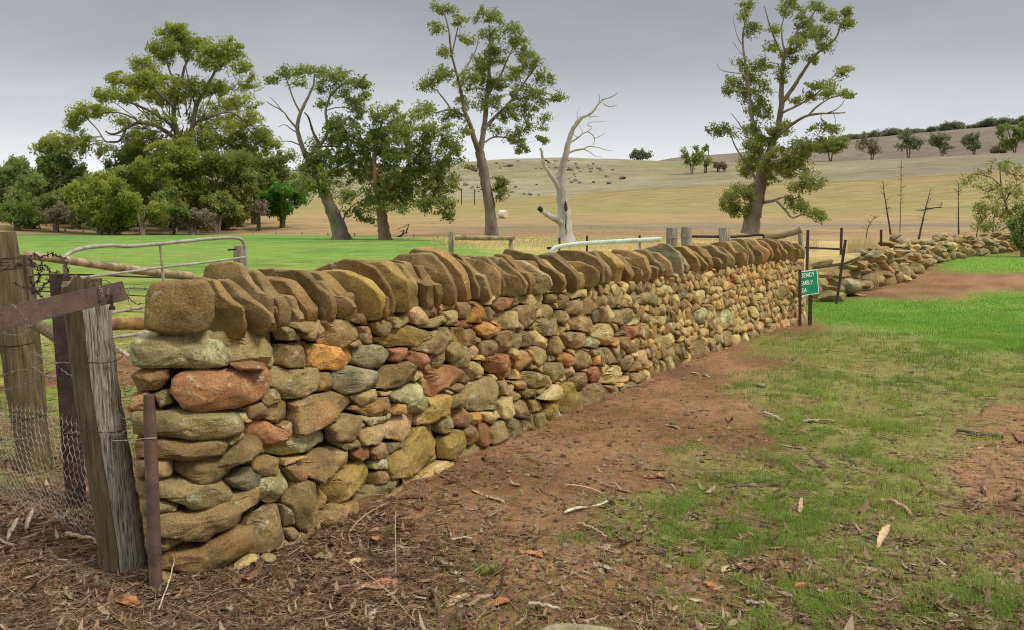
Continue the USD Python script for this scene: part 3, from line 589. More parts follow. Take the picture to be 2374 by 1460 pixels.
FACE = Z(500, 560, 2.92, """
g 30,660 190,615 420,585 458,640 455,780 430,850 330,850 130,800 100,740
g 400,590 460,575 570,620 560,650 460,655
o 505,560 560,540 720,545 748,600 735,640 640,662 540,610
b 720,540 900,525 960,570 1005,610 1000,650 880,690 790,690 690,662 770,600
b 880,515 1000,500 1060,500 1070,555 1040,562 940,530
o 455,700 560,690 600,700 635,800 620,850 500,840 445,810
r 590,668 640,690 655,730 630,795 602,720
O 640,702 760,695 910,700 965,740 970,790 920,850 840,870 720,865 640,830
G 980,720 1050,702 1170,705 1230,770 1220,820 1180,855 1080,850 970,820
p 900,692 1000,667 1010,690 940,708
r 1000,580 1060,575 1100,600 1130,690 1080,700 1010,640
o 1090,555 1190,522 1210,560 1215,640 1170,640 1120,600
g 1215,520 1300,500 1305,545 1230,580 1210,570
y 1220,602 1330,572 1440,600 1445,640 1380,690 1240,712 1120,662 1215,645
p 1300,462 1400,450 1425,540 1350,545 1310,500
o 1400,460 1480,440 1525,470 1520,495 1440,510
g 1390,552 1560,500 1580,530 1500,580 1400,570
t 1560,490 1600,475 1635,500 1630,560 1590,560
p 1640,430 1700,415 1740,440 1720,520 1660,510
O 1740,410 1800,410 1820,480 1800,540 1730,548 1720,520
o 1820,450 1880,440 1905,490 1870,530 1825,520
r 1870,420 1950,380 2040,385 2040,422 1920,470
t 1890,510 1920,480 2040,480 2044,580 1960,580
r 1640,560 1700,532 1760,570 1700,580
O 1760,570 1830,547 1900,570 1915,620 1860,655 1800,620
o 1625,602 1700,582 1780,610 1815,670 1740,700 1640,682
o 1450,622 1520,600 1555,640 1560,710 1460,750 1340,720
g 1510,590 1600,585 1625,630 1610,680 1560,690 1550,640
g 1440,762 1560,727 1590,790 1560,835 1480,845
g 1570,710 1640,682 1700,690 1735,760 1720,840 1640,850 1590,780
r 1215,732 1300,720 1310,760 1270,810 1230,790
r 1310,742 1400,757 1440,800 1400,850 1340,830 1290,790
b 1400,832 1470,805 1480,840 1440,885
p 1740,720 1790,697 1805,740 1750,790
o 1810,682 1880,657 1930,690 1920,750 1830,770 1800,740
b 1900,620 2000,602 2010,720 1940,750 1920,680
g 440,852 560,845 680,870 710,920 700,1000 600,1060 480,1060 450,1000 380,960 430,885
o 710,900 780,890 810,950 800,1000 720,1015
G 810,902 850,872 960,857 1130,885 1140,940 1100,980 900,1025 830,970
o 1160,890 1210,862 1300,815 1350,850 1340,940 1180,1000 1105,985
t 1350,882 1400,865 1415,900 1360,935
r 1440,870 1560,837 1620,835 1680,890 1670,940 1560,990 1500,1050 1440,1020
t 1690,850 1760,817 1860,815 1865,890 1740,940
r 1830,790 1900,762 1990,760 2040,820 1960,880 1880,880
o 330,1052 430,980 447,1030 430,1070 350,1090
o 360,1112 460,1067 500,1090 530,1170 480,1230 370,1200
b 230,1122 340,1082 360,1140 330,1190 240,1190
t 165,1177 230,1162 270,1200 220,1215
b 520,1102 640,1062 820,1012 900,1040 950,1090 900,1160 740,1230 560,1290 530,1280
t 940,1042 1060,1002 1120,1010 1125,1040 1000,1105
b 950,1132 1080,1072 1180,1062 1230,1100 1200,1155 1060,1180 990,1150
l 1000,1192 1200,1157 1205,1190 1050,1235
b 1210,1102 1280,1112 1285,1160 1210,1165
l 1240,1012 1320,972 1390,945 1395,1000 1440,1080 1450,1120 1370,1160 1300,1130 1200,1050
o 1590,982 1650,957 1700,985 1640,1012
y 1450,1072 1530,1042 1585,1040 1580,1160 1480,1220 1400,1230 1400,1190
o 1590,1052 1660,1032 1700,1050 1690,1100 1600,1130
g 1730,962 1870,910 1920,1050 1920,1120 1770,1145 1690,1090
b 1900,962 1980,927 2015,960 1960,1045 1910,1020
r 1640,1132 1700,1122 1750,1180 1720,1260 1640,1230
O 1720,1182 1790,1162 1805,1200 1770,1240
t 1800,1152 1890,1142 1940,1180 1880,1220 1810,1200
t 1930,1082 1990,1052 2025,1150 1990,1200 1940,1180
r 245,1272 300,1212 360,1225 480,1300 450,1340 340,1370 270,1320
p 460,1242 510,1217 520,1290 490,1310
l 390,1382 480,1322 740,1262 800,1300 800,1350 700,1410 500,1455 400,1420
o 770,1242 900,1182 975,1180 975,1290 930,1350 820,1340
o 975,1292 1060,1252 1130,1235 1145,1290 1090,1350 1000,1370
p 1145,1232 1220,1172 1390,1170 1390,1210 1370,1270 1280,1340 1170,1335 1145,1280
g 1550,1182 1640,1157 1650,1260 1570,1300 1540,1270
g 130,1312 200,1262 210,1310 100,1370
g 850,1367 960,1347 980,1380 900,1410
b 1550,432 1640,425 1630,455 1560,462
""") + Z(600, 960, 2.92, """
y 1030,230 1110,90 1230,62 1265,200 1265,320 1150,380 1040,425
y 1275,162 1370,107 1415,150 1415,220 1330,310 1270,290
r 1510,62 1560,42 1580,180 1530,212 1510,160
g 1580,102 1660,42 1690,100 1700,190 1620,240 1575,180
b 1420,62 1490,92 1500,170 1450,212 1420,170
b 300,332 420,272 560,217 640,250 655,310 620,350 560,380 520,440 450,460 370,420 300,350
b 0,302 100,277 170,280 190,330 150,400 50,410 0,380
r 220,372 260,337 340,370 360,430 270,455
l 60,452 180,377 240,380 255,470 200,590 150,600 40,550
y 470,492 600,392 730,312 780,380 780,470 700,530 570,610 500,560
r 660,237 760,217 755,300 700,310 650,272
p 760,222 850,192 880,270 800,300
l 800,312 880,292 860,360 790,360
o 790,402 850,377 890,420 880,450 800,470
y 860,312 1000,230 1022,310 1010,420 900,440
o 0,702 150,620 185,630 195,830 50,930 -30,945 -25,720
o 200,572 260,482 340,457 420,470 430,560 410,640 410,700 370,800 290,760 265,640
b 410,472 500,562 480,640 425,640
b 420,662 540,612 680,602 690,660 500,780 400,780
g 745,532 800,482 960,447 1000,460 850,560 750,590
G -140,462 -50,382 50,367 110,400 130,450 110,500 0,530 -100,500
t 5,1000 85,950 125,990 40,1045
b 200,790 260,775 290,810 240,850
""") + Z(1100, 520, 2.9675, """
t 310,490 480,482 510,520 500,560 440,588 380,542
g 490,490 580,482 588,530 530,545
o 592,482 640,500 640,580 590,580
t 640,462 800,452 810,490 660,512
o 290,592 400,557 450,590 440,640 380,720 320,672
o 500,552 560,562 590,620 520,660 490,610
g 440,662 500,642 560,690 550,750 490,760 440,712
g 600,602 650,642 640,690 590,660
o 620,562 680,532 740,542 750,600 700,620 620,602
b 750,512 800,502 840,560 830,610 760,620
o 660,642 830,622 840,700 790,740 690,712
G 840,592 880,587 890,660 850,670
t 830,702 900,682 980,692 1000,750 930,830 880,800 820,752
g 970,592 1110,582 1115,640 1050,690 970,652
g 280,752 330,742 340,830 300,860 265,800
o 335,722 398,742 415,800 408,850 342,830
t 400,752 480,737 540,820 530,850 420,820
o 520,792 590,772 620,800 610,880 550,880
o 620,742 750,752 770,800 700,860 630,820
l 770,762 850,792 900,830 850,850 760,830
t 412,852 470,832 540,852 540,940 450,970 415,922
b 312,872 360,862 412,940 410,990 350,1020 300,970
r 150,902 240,892 298,960 290,1040 200,1060 130,990
t 0,952 100,952 115,1020 0,1070
O 600,922 640,872 690,930 650,970
o 692,882 760,862 820,902 830,960 760,990 700,942
g 520,962 620,952 640,1030 560,1085 500,1012
p 645,992 720,972 735,1030 660,1060
g 320,1032 440,1012 515,1052 510,1090 440,1130 370,1090
r 800,1002 850,972 890,992 885,1060 830,1080
o 680,1052 760,1022 820,1052 820,1100 740,1140 690,1100
o 800,1112 880,1072 950,1152 950,1210 800,1270 750,1202
y 622,1092 680,1082 730,1182 730,1310 640,1300 620,1200
t 440,1192 540,1102 610,1112 618,1170 530,1200
b 150,1092 240,1067 270,1100 240,1160 170,1180
b 270,1082 350,1082 370,1120 310,1130
o 330,1142 420,1137 435,1180 360,1190
o 400,1202 470,1212 500,1260 430,1290
y 470,1242 590,1212 620,1260 530,1340 480,1300
o 280,1232 360,1202 400,1262 390,1340 300,1310
o 890,862 960,842 990,930 940,960 900,932
b 1000,792 1050,772 1110,860 1080,890 1010,832
r 1045,702 1140,702 1140,770 1080,780
o 1142,672 1200,682 1220,760 1170,790 1142,742
p 1150,872 1190,852 1220,922 1190,1010 1145,952
o 1010,932 1090,897 1130,930 1110,980 1040,1000
t 890,1042 980,972 1060,962 1075,1030 1000,1100 900,1080
o 1080,1022 1170,1012 1190,1060 1110,1085
g 1000,1132 1090,1082 1180,1102 1100,1170 1010,1170
O 1240,692 1270,690 1285,760 1265,810 1245,772
t 1290,792 1350,742 1420,770 1400,830 1340,850
t 1530,462 1590,452 1610,510 1560,560 1530,522
""") + Z(1400, 500, 4.172, """
t 910,740 960,720 1000,780 1000,830 940,870 895,800
G 740,790 790,710 815,730 800,790 760,825
g 340,790 430,740 465,800 460,840 350,850
g 100,920 220,895 310,930 310,1000 200,1060 110,1000
l 890,950 960,890 1030,920 1010,1000 950,1040 900,1010
l 1110,930 1220,910 1280,1000 1270,1080 1180,1100 1120,1010
t 1480,770 1540,755 1570,790 1550,820 1480,815
t 1410,900 1460,880 1500,950 1500,1010 1430,960
g 1700,690 1740,690 1755,770 1735,830 1700,800
t 1265,1150 1350,1130 1350,1210 1270,1240
o 1160,1130 1250,1110 1260,1240 1160,1260
p 1490,1080 1530,1010 1600,1080 1590,1120 1510,1130
o 890,1210 960,1200 985,1330 970,1380 900,1370
g 740,1240 780,1210 825,1300 820,1370 770,1380
t 365,1460 400,1270 450,1320 470,1440 440,1470
""")
COPB = [(300, 790), (380, 783), (544, 782), (602, 768), (633, 760), (681, 750), (746, 742), (815, 731), (890, 733), (959, 713), (1014, 712), (1048, 704), (1110, 692), (1161, 686), (1262, 678), (1343, 671), (1400, 656), (1484, 653), (1555, 639), (1622, 629), (1700, 618), (1774, 609), (1872, 598)]
cb = face_uv(np.array([a for a, b in COPB[2:]], float), np.array([b for a, b in COPB[2:]], float))
def coping_base(u): return np.interp(u, cb[:, 0], cb[:, 1])
U1 = float(face_uv(np.array([1868.]), np.array([690.]))[0, 0])

wall = xform('dry_stone_wall', (*B0, 0), 'long dry stone wall of olive and rusty field stones with upright coping', 'wall')
rng = np.random.default_rng(5)
polys = []   # (polygon, colour, traced)
taken = []
for colr, p in FACE:
    uv = face_uv(p[:, 0], p[:, 1])
    q = Polygon(uv).buffer(0)
    q = q.intersection(sbox(-.03, -.2, 20, 2))
    if q.is_empty or q.centroid.x < .02: continue
    q = q.buffer(.007)
    for t in taken:
        if q.intersects(t): q = q.difference(t.buffer(.004))
    if q.geom_type != 'Polygon': q = max(q.geoms, key=lambda g: g.area) if len(q.geoms) else q
    if q.is_empty or q.area < .0006: continue
    taken.append(q); polys.append((q, colr, True))
occ = unary_union([t.buffer(.006) for t in taken])
EU = float(np.mean(face_uv(np.array([545., 600.]), np.array([800., 1300.]))[:, 0]))
region = Polygon([(.0, -.04)] + [(u, -.04) for u in np.linspace(.1, U1, 30)] + [(u, coping_base(u) + .01) for u in np.linspace(U1, .0, 40)])
# fill the rest of the face with coursed rubble: seeds in uneven courses, larger low down and towards the near end
seeds = []
yv = 0.0; row = 0
while yv < 1.25:
    h = rng.uniform(.075, .125)
    u = .02 + rng.uniform(0, .1)
    while u < U1 + .1:
        w = rng.uniform(.09, .24) if rng.random() < .75 else rng.uniform(.06, .1)
        seeds.append((u + w / 2 + rng.normal(0, .012), yv + h / 2 + rng.normal(0, .018)))
        u += w
    yv += h; row += 1
seeds = [s for s in seeds if not occ.contains(Point(s)) or rng.random() < .0]
extra = []
for t in taken:   # ring of guard seeds so that fillers stay beside the known stones
    pass
vd = voronoi_diagram(MultiPoint(seeds), envelope=region.buffer(.3))
from shapely.prepared import prep
for cell in vd.geoms:
    c = cell.intersection(region).difference(occ)
    gs = [c] if c.geom_type == 'Polygon' else [g for g in getattr(c, 'geoms', []) if g.geom_type == 'Polygon']
    for g in gs:
        g = g.buffer(-.005)
        if g.geom_type != 'Polygon': g = max(g.geoms, key=lambda k: k.area) if not g.is_empty else g
        if g.is_empty or g.area < .0011: continue
        # split long remnants by their hull shape
        colr = rng.choice(list('oobbttgggylrpot'))
        if g.centroid.x > .15: polys.append((g, colr, False))
polys.sort(key=lambda t: -t[0].area if False else t[0].centroid.x)
# size in the photograph decides which stones are parts of their own
def seen_area(q):
    c = q.centroid; p = wall_pt(c.x, c.y, 0); return q.area / p[1] ** 2
order = sorted(range(len(polys)), key=lambda i: -seen_area(polys[i][0]))
n_end = len(END)
single = set(order[:300 - n_end])
rest = MB(); tints = []
for i, (q, colr, traced) in enumerate(polys):
    c = q.centroid; dist = float(wall_pt(c.x, c.y, 0)[1])
    big = dist < 6.5
    far = smooth01((c.x - 1.0) / 3)
    if not traced and c.x > 4 and rng.random() < .5: colr = rng.choice(list('ttgopb'))
    s = stone(q, wall_pt, 100 + i, depth=.16, N=30 if big else 18, out=rng.normal(.0, .014) + (0 if traced else -.012), facet=.32, r=None)
    if s is None: continue
    if i in single: obj('stone', s, M[colr], wall, smooth=24)
    else: rest.add(*s); tints.append(np.tile(np.array([[1, 1, 1], [.8, .8, .8], [1.15, .8, .65], [1.2, 1.15, 1.05], [.95, 1.0, .95], [1.1, 1.0, .75], [.7, .66, .6], [1.15, 1.12, .95]][i * 7 % 8]), (len(s[0]), 1)))
if rest.v: obj('small_stones', rest.out(), M['mixed'], wall, smooth=True, col=np.vstack(tints), kind='stuff')
for i, (colr, p) in enumerate(END):
    w_ = Polygon(p).buffer(0).intersection(Polygon([(262, 770), (800, 770), (800, 1480), (372, 1480)]))
    if w_.is_empty: continue
    p = np.array((w_ if w_.geom_type == 'Polygon' else max(w_.geoms, key=lambda g: g.area)).exterior.coords)[:-1]
    q = Polygon(end_uv(p[:, 0], p[:, 1])).buffer(0).buffer(.004)
    if q.geom_type != 'Polygon': q = max(q.geoms, key=lambda g: g.area)
    s = stone(q, end_pt, 4000 + i, depth=.30, N=44, out=rng.normal(.0, .010) - (.05 if i in (2, 3, 4) else 0), facet=.22, r=.05)
    if s: obj('stone', s, M[colr], wall, smooth=26)
# the hearting that shows dark between the stones
us = np.linspace(.10, U1 - .03, 60)
core = MB()
tb = [coping_base(u) - .01 for u in us]
front = np.array([wall_pt(u, v_, -.115) for u, t in zip(us, tb) for v_ in (-.1, t * .5, t)])
WID = .58
nb_ = np.array([n0[0], n0[1], 0])
backp = np.array([wall_pt(u, v_, 0) - nb_ * (WID - 2 * BAT * v_) for u, t in zip(us, tb) for v_ in (-.1, t * .5, t)])
vv = np.vstack([front, backp]); k = len(front); ff = []
for i in range(len(us) - 1):
    for j in range(2):
        a = i * 3 + j; ff += [(a, a + 3, a + 4, a + 1)]; b_ = k + a; ff += [(b_, b_ + 1, b_ + 4, b_ + 3)]
    a = i * 3 + 2; ff += [(a, a + 3, k + a + 3, k + a)]
for i in (0, len(us) - 1):
    for j in range(2):
        a = i * 3 + j; ff += [(a, a + 1, k + a + 1, k + a)]
hb = [end_pt(a_, z_, -d_) for a_, d_ in ((.0, .13), (.36, .13), (.36, .3)) for z_ in (-.1, 1.0)] + [wall_pt(.12, z_, -.5) for z_ in (-.1, 1.0)] + [wall_pt(.12, z_, -.12) for z_ in (-.1, 1.0)]
hb = trimesh.convex.convex_hull(np.array(hb)); core.add(hb.vertices, hb.faces)
obj('hearting', (vv, np.array(ff)[:, :]) if False else core.add(vv, np.array(ff)).out(), M['core'], wall)

# ---- coping: upright slabs leaning on each other; places of their lower right corners and tops in the photograph
COP = [(546, 640, 'd'), (603, 640, 'c'), (633, 603, 'c'), (650, 660, 'c'), (682, 617, 'c'), (713, 690, 'c'), (747, 638, 'd'), (784, 618, 'c'), (815, 640, 'c'), (853, 618, 'd'), (884, 617, 'y'), (897, 636, 'd'), (917, 594, 'd'), (960, 596, 'y'),
       (988, 606, 'c'), (1012, 598, 'c'), (1032, 604, 'c'), (1064, 580, 'c'), (1095, 572, 'd'), (1113, 585, 'c'), (1140, 580, 'c'), (1161, 592, 'c'), (1180, 589, 'c'), (1196, 600, 'd'), (1216, 592, 'c'), (1239, 584, 'd'), (1262, 597, 'g'),
       (1280, 600, 'd'), (1298, 582, 'c'), (1316, 596, 'd'), (1343, 581, 'c'), (1362, 594, 'y'), (1381, 600, 'd'), (1398, 576, 'c'), (1418, 580, 'c'), (1450, 577, 'y'), (1474, 585, 'c'), (1490, 592, 'd'), (1508, 576, 'd'), (1524, 590, 'd'), (1540, 575, 'c'), (1558, 580, 'b'), (1590, 562, 'G'),
       (1604, 576, 'g'), (1626, 567, 'd'), (1641, 578, 'c'), (1656, 566, 'd'), (1672, 574, 'c'), (1690, 566, 'c'), (1706, 570, 'c'), (1723, 557, 'd'), (1737, 556, 'g'), (1750, 552, 'c'), (1764, 556, 'c'), (1776, 553, 'b'), (1790, 555, 'c'), (1806, 551, 'd'), (1822, 552, 'c'), (1838, 555, 'c'), (1852, 556, 'd'), (1870, 562, 'c')]
cpx = np.array([a for a, b, c in COP], float)
cuv = face_uv(cpx, np.interp(cpx, [a for a, b in COPB], [b for a, b in COPB]))
prev = cuv[0, 0] - .13
AX = np.array([-n0[0], -n0[1], 0])       # across the wall, from face to back
AL = np.array([e0[0], e0[1], 0])         # along the wall
for i, (cx_, ty, colr) in enumerate(COP):
    u = cuv[i, 0]; th = float(np.clip(u - prev, .045, .22)); prev = u
    zb = float(coping_base(u))
    p = wall_pt(u, zb, 0)
    h = EYE[2] + ray(cx_ - 12, ty)[2] / ray(cx_ - 12, ty)[1] * (p[1] + .12) - zb
    h = float(np.clip(h, .16, .42))
    W = rng.uniform(.44, .52)
    o = rng.uniform(-.015, .035)
    jit = lambda s=.02: rng.normal(0, s)
    sh = rng.uniform(.7, 1.0)
    out = [(-o, 0), (-o - .028 + jit(), h * .3), (-o - .015 + jit(), h * .55), (.035 + jit(), h * .82 * sh + jit()), (.12 + jit(), h * (.94 + .05 * sh)), (.22 + jit(), h), (.33 + jit(), h * .97 + jit()), (W - .05, h * .78 + jit(.02)), (W + .01, h * .4), (W, 0)]
    lean = rng.normal(.24, .10); yaw = rng.normal(.10, .13)
    if i < 3:
        lean, yaw, th = (.10, .14, .17)[i], .05, min(th, (.065, .08, .10)[i])
        p = wall_pt(u + (.075, .045, .02)[i], zb, 0)
    yaw_c, yaw_s = math.cos(yaw), math.sin(yaw)
    acr = AX * yaw_c - AL * yaw_s; alo = AL * yaw_c + AX * yaw_s
    base = p + np.array([0, 0, -.012])
    def cmap(a, v_, n, base=base, lean=lean, acr=acr, alo=alo):
        # n: towards the near end of the wall
        return base + np.multiply.outer(a, acr) + np.multiply.outer(v_, np.array([0, 0, 1.0]) - AL * lean) - np.multiply.outer(n, alo)
    tt = th * rng.uniform(.9, 1.04)
    s = stone(Polygon(out), lambda a, v_, n, c=cmap: c(a, v_, n + tt * .97), 7000 + i, depth=tt, N=44, facet=.06, r=min(.014, tt * .2), rough=.8)
    if s: obj('coping_stone', s, M[colr], wall, smooth=28)
# the big end block of the coping, a second one leaning behind it
for i, (colr, pts, dep, off) in enumerate([('c', [(333, 765), (338, 690), (350, 657), (420, 652), (475, 650), (497, 680), (495, 740), (478, 765), (440, 776), (370, 775)], .17, .05)]):
    p = np.array(pts, float)
    q = Polygon(end_uv(p[:, 0], p[:, 1]))
    s = stone(q, lambda a, v_, n, off=off: end_pt(a, v_, n) + np.array([-ENRM[0] * off * 0, 0, 0]), 7900 + i, depth=dep, N=44, facet=.02, r=.028, out=.035, rough=.5)
    obj('coping_stone', s, M[colr], wall, smooth=30)

# ---------------------------------------------------------------- trees
class Tree:
    """limbs and leaf clumps noted as places of the photograph, given depth round the trunk's own distance"""
    def __init__(s, px, py, seed, r=None):
        s.rng = np.random.default_rng(seed)
        s.base = G(np.array(px, float), np.array(py, float)) if r is None else at_r(px, r)
        s.Y = s.base[1]; s.k = s.Y / F; s.wood = MB(); s.leaves = []; s.tw = []; s.nodes = []; s.dead = MB(); s.nd = []; s.tone = []
        s.p0 = pix(s.base)
    def P(s, px, py, dy=0.0):
        d = ray(px, py); return EYE + d * ((s.Y + dy) / d[..., 1])[..., None]
    def limb(s, pts, w0, w1, dy=0.0, dy0=0.0, sides=9, wob=.25, into=None, n=None):
        pts = np.array(pts, float)
        if pts[0][1] > s.p0[1] - 4 and abs(pts[0][0] - s.p0[0]) < 30 : pts[0][1] = s.p0[1] + 3
        n = n or max(6, 4 * len(pts))
        q = spline(pts, n); t = np.linspace(0, 1, n)
        q += s.rng.normal(0, wob, q.shape) * (w0 * .12 + .8) * np.minimum(t, 1)[:, None]
        w = w0 + (w1 - w0) * t ** .8
        P = s.P(q[:, 0], q[:, 1], dy0 + (dy - dy0) * t)
        rad = w * .5 * s.k
        if pts[0][1] > s.p0[1] - 6: rad = rad * (1 + .45 * np.exp(-t * n / 1.6))     # root flare
        (into or s.wood).add(*tube(P, rad, sides, noise=.075, seed=int(s.rng.integers(1e6))))
        for i in range(n): s.nodes.append((q[i, 0], q[i, 1], dy0 + (dy - dy0) * t[i], w[i])); 
        return s
    def clumps(s, tab, dens=1.0, leaf=6.5, dz=.75, twigs=True, sub=330, flat=.72, droop=.35):
        nd = np.array(s.nodes) if s.nodes else None
        for c in tab:
            cx, cy, rx, ry = c[:4]; d = c[4] if len(c) > 4 else 1.0
            dy = c[5] if len(c) > 5 else None
            rng = s.rng; R = (rx + ry) / 2
            st = None
            if nd is not None and twigs:
                dist = np.hypot(nd[:, 0] - cx, nd[:, 1] - cy) + np.maximum(0, cy - nd[:, 1]) * .6
                j = int(np.argmin(dist + rng.uniform(0, 6, len(dist)))); st = nd[j]
            if dy is None: dy = (st[2] if st is not None else 0) + rng.normal(0, dz * .6) * R * s.k
            if st is not None:
                m = (cx * .5 + st[0] * .5 + rng.normal(0, R * .15), cy * .6 + st[1] * .4 - R * .12)
                n = 7; q = spline(np.array([(st[0], st[1]), m, (cx, cy)]) + rng.normal(0, .01, (3, 2)), n); t = np.linspace(0, 1, n)
                w = np.clip(st[3] * .5, 1.0, 3.2) * (1 - t * .6)
                s.wood.add(*tube(s.P(q[:, 0], q[:, 1], st[2] + (dy - st[2]) * t), w * .5 * s.k, 5, seed=1))
            nsub = max(3, int(rx * ry * math.pi / sub))
            a = rng.normal(size=(nsub, 3)); a /= np.linalg.norm(a, axis=1, keepdims=True); a *= rng.uniform(.35, 1, (nsub, 1)) ** .5
            sx, sy, sd = cx + a[:, 0] * rx * .95, cy + a[:, 1] * ry * .9, dy + a[:, 2] * R * dz * s.k
            if twigs:
                C0 = s.P(np.full(nsub, cx), np.full(nsub, cy + ry * .25), np.full(nsub, dy)); C1 = s.P(sx, sy, sd)
                mid = (C0 + C1) / 2 + rng.normal(0, .12 * R * s.k, C0.shape)
                s.tw.append((C0, mid, 1.1)); s.tw.append((mid, C1, .75))
            per = max(4, int(dens * d * 15 * sub / (leaf * leaf)))
            rs = math.sqrt(sub / math.pi) * 1.65
            n = nsub * per
            g = rng.normal(size=(n, 3)); g /= np.linalg.norm(g, axis=1, keepdims=True); g *= rng.uniform(0, 1, (n, 1)) ** .6
            sq = rng.uniform(.45, 1.55, (nsub, 2)); sh_ = rng.normal(0, .5, nsub)
            idx = np.repeat(np.arange(nsub), per)
            lx, ly, ld = sx[idx] + g[:, 0] * rs * sq[idx, 0], sy[idx] + (g[:, 1] * sq[idx, 1] + g[:, 0] * sh_[idx]) * rs * flat, sd[idx] + g[:, 2] * rs * s.k
            lo = rng.uniform(0, 1, n) < .22
            b3 = rng.normal(size=(n, 3)); b3 /= np.linalg.norm(b3, axis=1, keepdims=True); b3 *= rng.uniform(0, 1, (n, 1)) ** .5
            lx, ly, ld = np.where(lo, cx + b3[:, 0] * rx * 1.08, lx), np.where(lo, cy + b3[:, 1] * ry * 1.08, ly), np.where(lo, dy + b3[:, 2] * R * dz * s.k, ld)
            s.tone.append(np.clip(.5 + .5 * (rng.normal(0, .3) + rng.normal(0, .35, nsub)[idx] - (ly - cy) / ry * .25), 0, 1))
            s.leaves.append((s.P(lx, ly, ld), leaf * s.k * rng.uniform(.6, 1.35, n), droop))
        return s
    def leaf_mesh(s):
        if not s.leaves: return None
        P = np.vstack([a for a, b, c in s.leaves]); L = np.concatenate([b for a, b, c in s.leaves]); dr = s.leaves[0][2]
        n = len(P); rng = s.rng
        ax = rng.normal(size=(n, 3)); ax[:, 2] -= dr * 1.6; ax /= np.linalg.norm(ax, axis=1, keepdims=True)
        b = np.cross(ax, rng.normal(size=(n, 3))); b /= np.linalg.norm(b, axis=1, keepdims=True)
        nn = np.cross(ax, b)
        w = L * rng.uniform(.2, .34, n)
        A = P - ax * (L / 2)[:, None]; B = P + ax * (L / 2)[:, None]
        C = P + b * w[:, None] + nn * (L * .12)[:, None]; D = P - b * w[:, None] + nn * (L * .12)[:, None]
        v = np.stack([A, C, B, D], 1).reshape(-1, 3)
        o = np.arange(n)[:, None] * 4
        return v, np.vstack([o + [0, 1, 2], o + [0, 2, 3]])
    def done(s, name, label, cat, leafm, barkm, group=None, twm='twig'):
        x = xform(name, s.base, label, cat, group)
        if s.wood.v: obj('trunk', s.wood.out(), M[barkm], x, smooth=60)
        for v_, f_ in zip(s.dead.v, s.dead.f): obj('charred_hollow', (v_, f_ - f_.min()), M['bark_char'], x, smooth=60)
        if s.tw:
            C0 = np.vstack([t[0] for t in s.tw]); C1 = np.vstack([t[1] for t in s.tw]); w = np.concatenate([np.full(len(t[0]), t[2]) for t in s.tw])
            obj('twigs', tubes_mesh(C0, C1, w * .6 * s.k, w * .4 * s.k), M[twm], x, kind='stuff')
        m = s.leaf_mesh()
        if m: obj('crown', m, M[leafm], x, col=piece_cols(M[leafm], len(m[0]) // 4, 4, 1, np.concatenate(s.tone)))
        return x

def random_clumps(seed, cx, cy, rx, ry, n, size=(.25, .42), flat=.7, power=.5):
    r = np.random.default_rng(seed); out = []
    for _ in range(n):
        a, q = r.uniform(0, 2 * math.pi), r.uniform(0, 1) ** power
        s_ = r.uniform(*size) * (1 - .35 * q)
        out.append((cx + math.cos(a) * q * rx * (1 - s_ * .6), cy + math.sin(a) * q * ry * (1 - s_ * .6), rx * s_, ry * s_ * flat + 3))
    return out

# tall gum in the middle
t = Tree(1140, 549, 1)
t.limb([(1140, 549), (1136, 490), (1127, 430), (1118, 385), (1112, 352)], 27, 21, sides=12)
t.limb([(1112, 356), (1118, 325), (1123, 290), (1128, 240), (1132, 190), (1136, 130), (1135, 60)], 15, 4, dy=1)
t.limb([(1110, 352), (1098, 318), (1088, 285), (1078, 262)], 14, 9, dy=-2)
t.limb([(1078, 262), (1070, 220), (1058, 170), (1046, 120), (1040, 70), (1028, 25)], 8, 3, dy=-3, dy0=-2)
t.limb([(1084, 275), (1062, 262), (1040, 255), (1010, 262), (992, 250)], 7, 3, dy=2, dy0=-2)
t.limb([(1046, 256), (1025, 225), (1005, 205), (985, 197)], 5, 2, dy=3)
t.limb([(1122, 300), (1150, 270), (1180, 240), (1210, 200), (1235, 165), (1245, 150)], 9, 3, dy=3)
t.limb([(1185, 235), (1220, 225), (1255, 215), (1288, 228)], 5, 2, dy=3, dy0=2)
t.limb([(1130, 220), (1158, 180), (1180, 130), (1200, 95)], 6, 2, dy=-2)
t.limb([(1062, 180), (1085, 150), (1105, 110), (1110, 80)], 5, 2, dy=1, dy0=-3)
t.limb([(1046, 130), (1056, 90), (1064, 50)], 4, 2, dy=-2, dy0=-3)
t.limb([(1125, 330), (1150, 318), (1180, 322), (1205, 340)], 5, 2, dy=2)
t.limb([(1104, 395), (1094, 392), (1088, 390)], 9, 6, dy=-1, wob=.1)
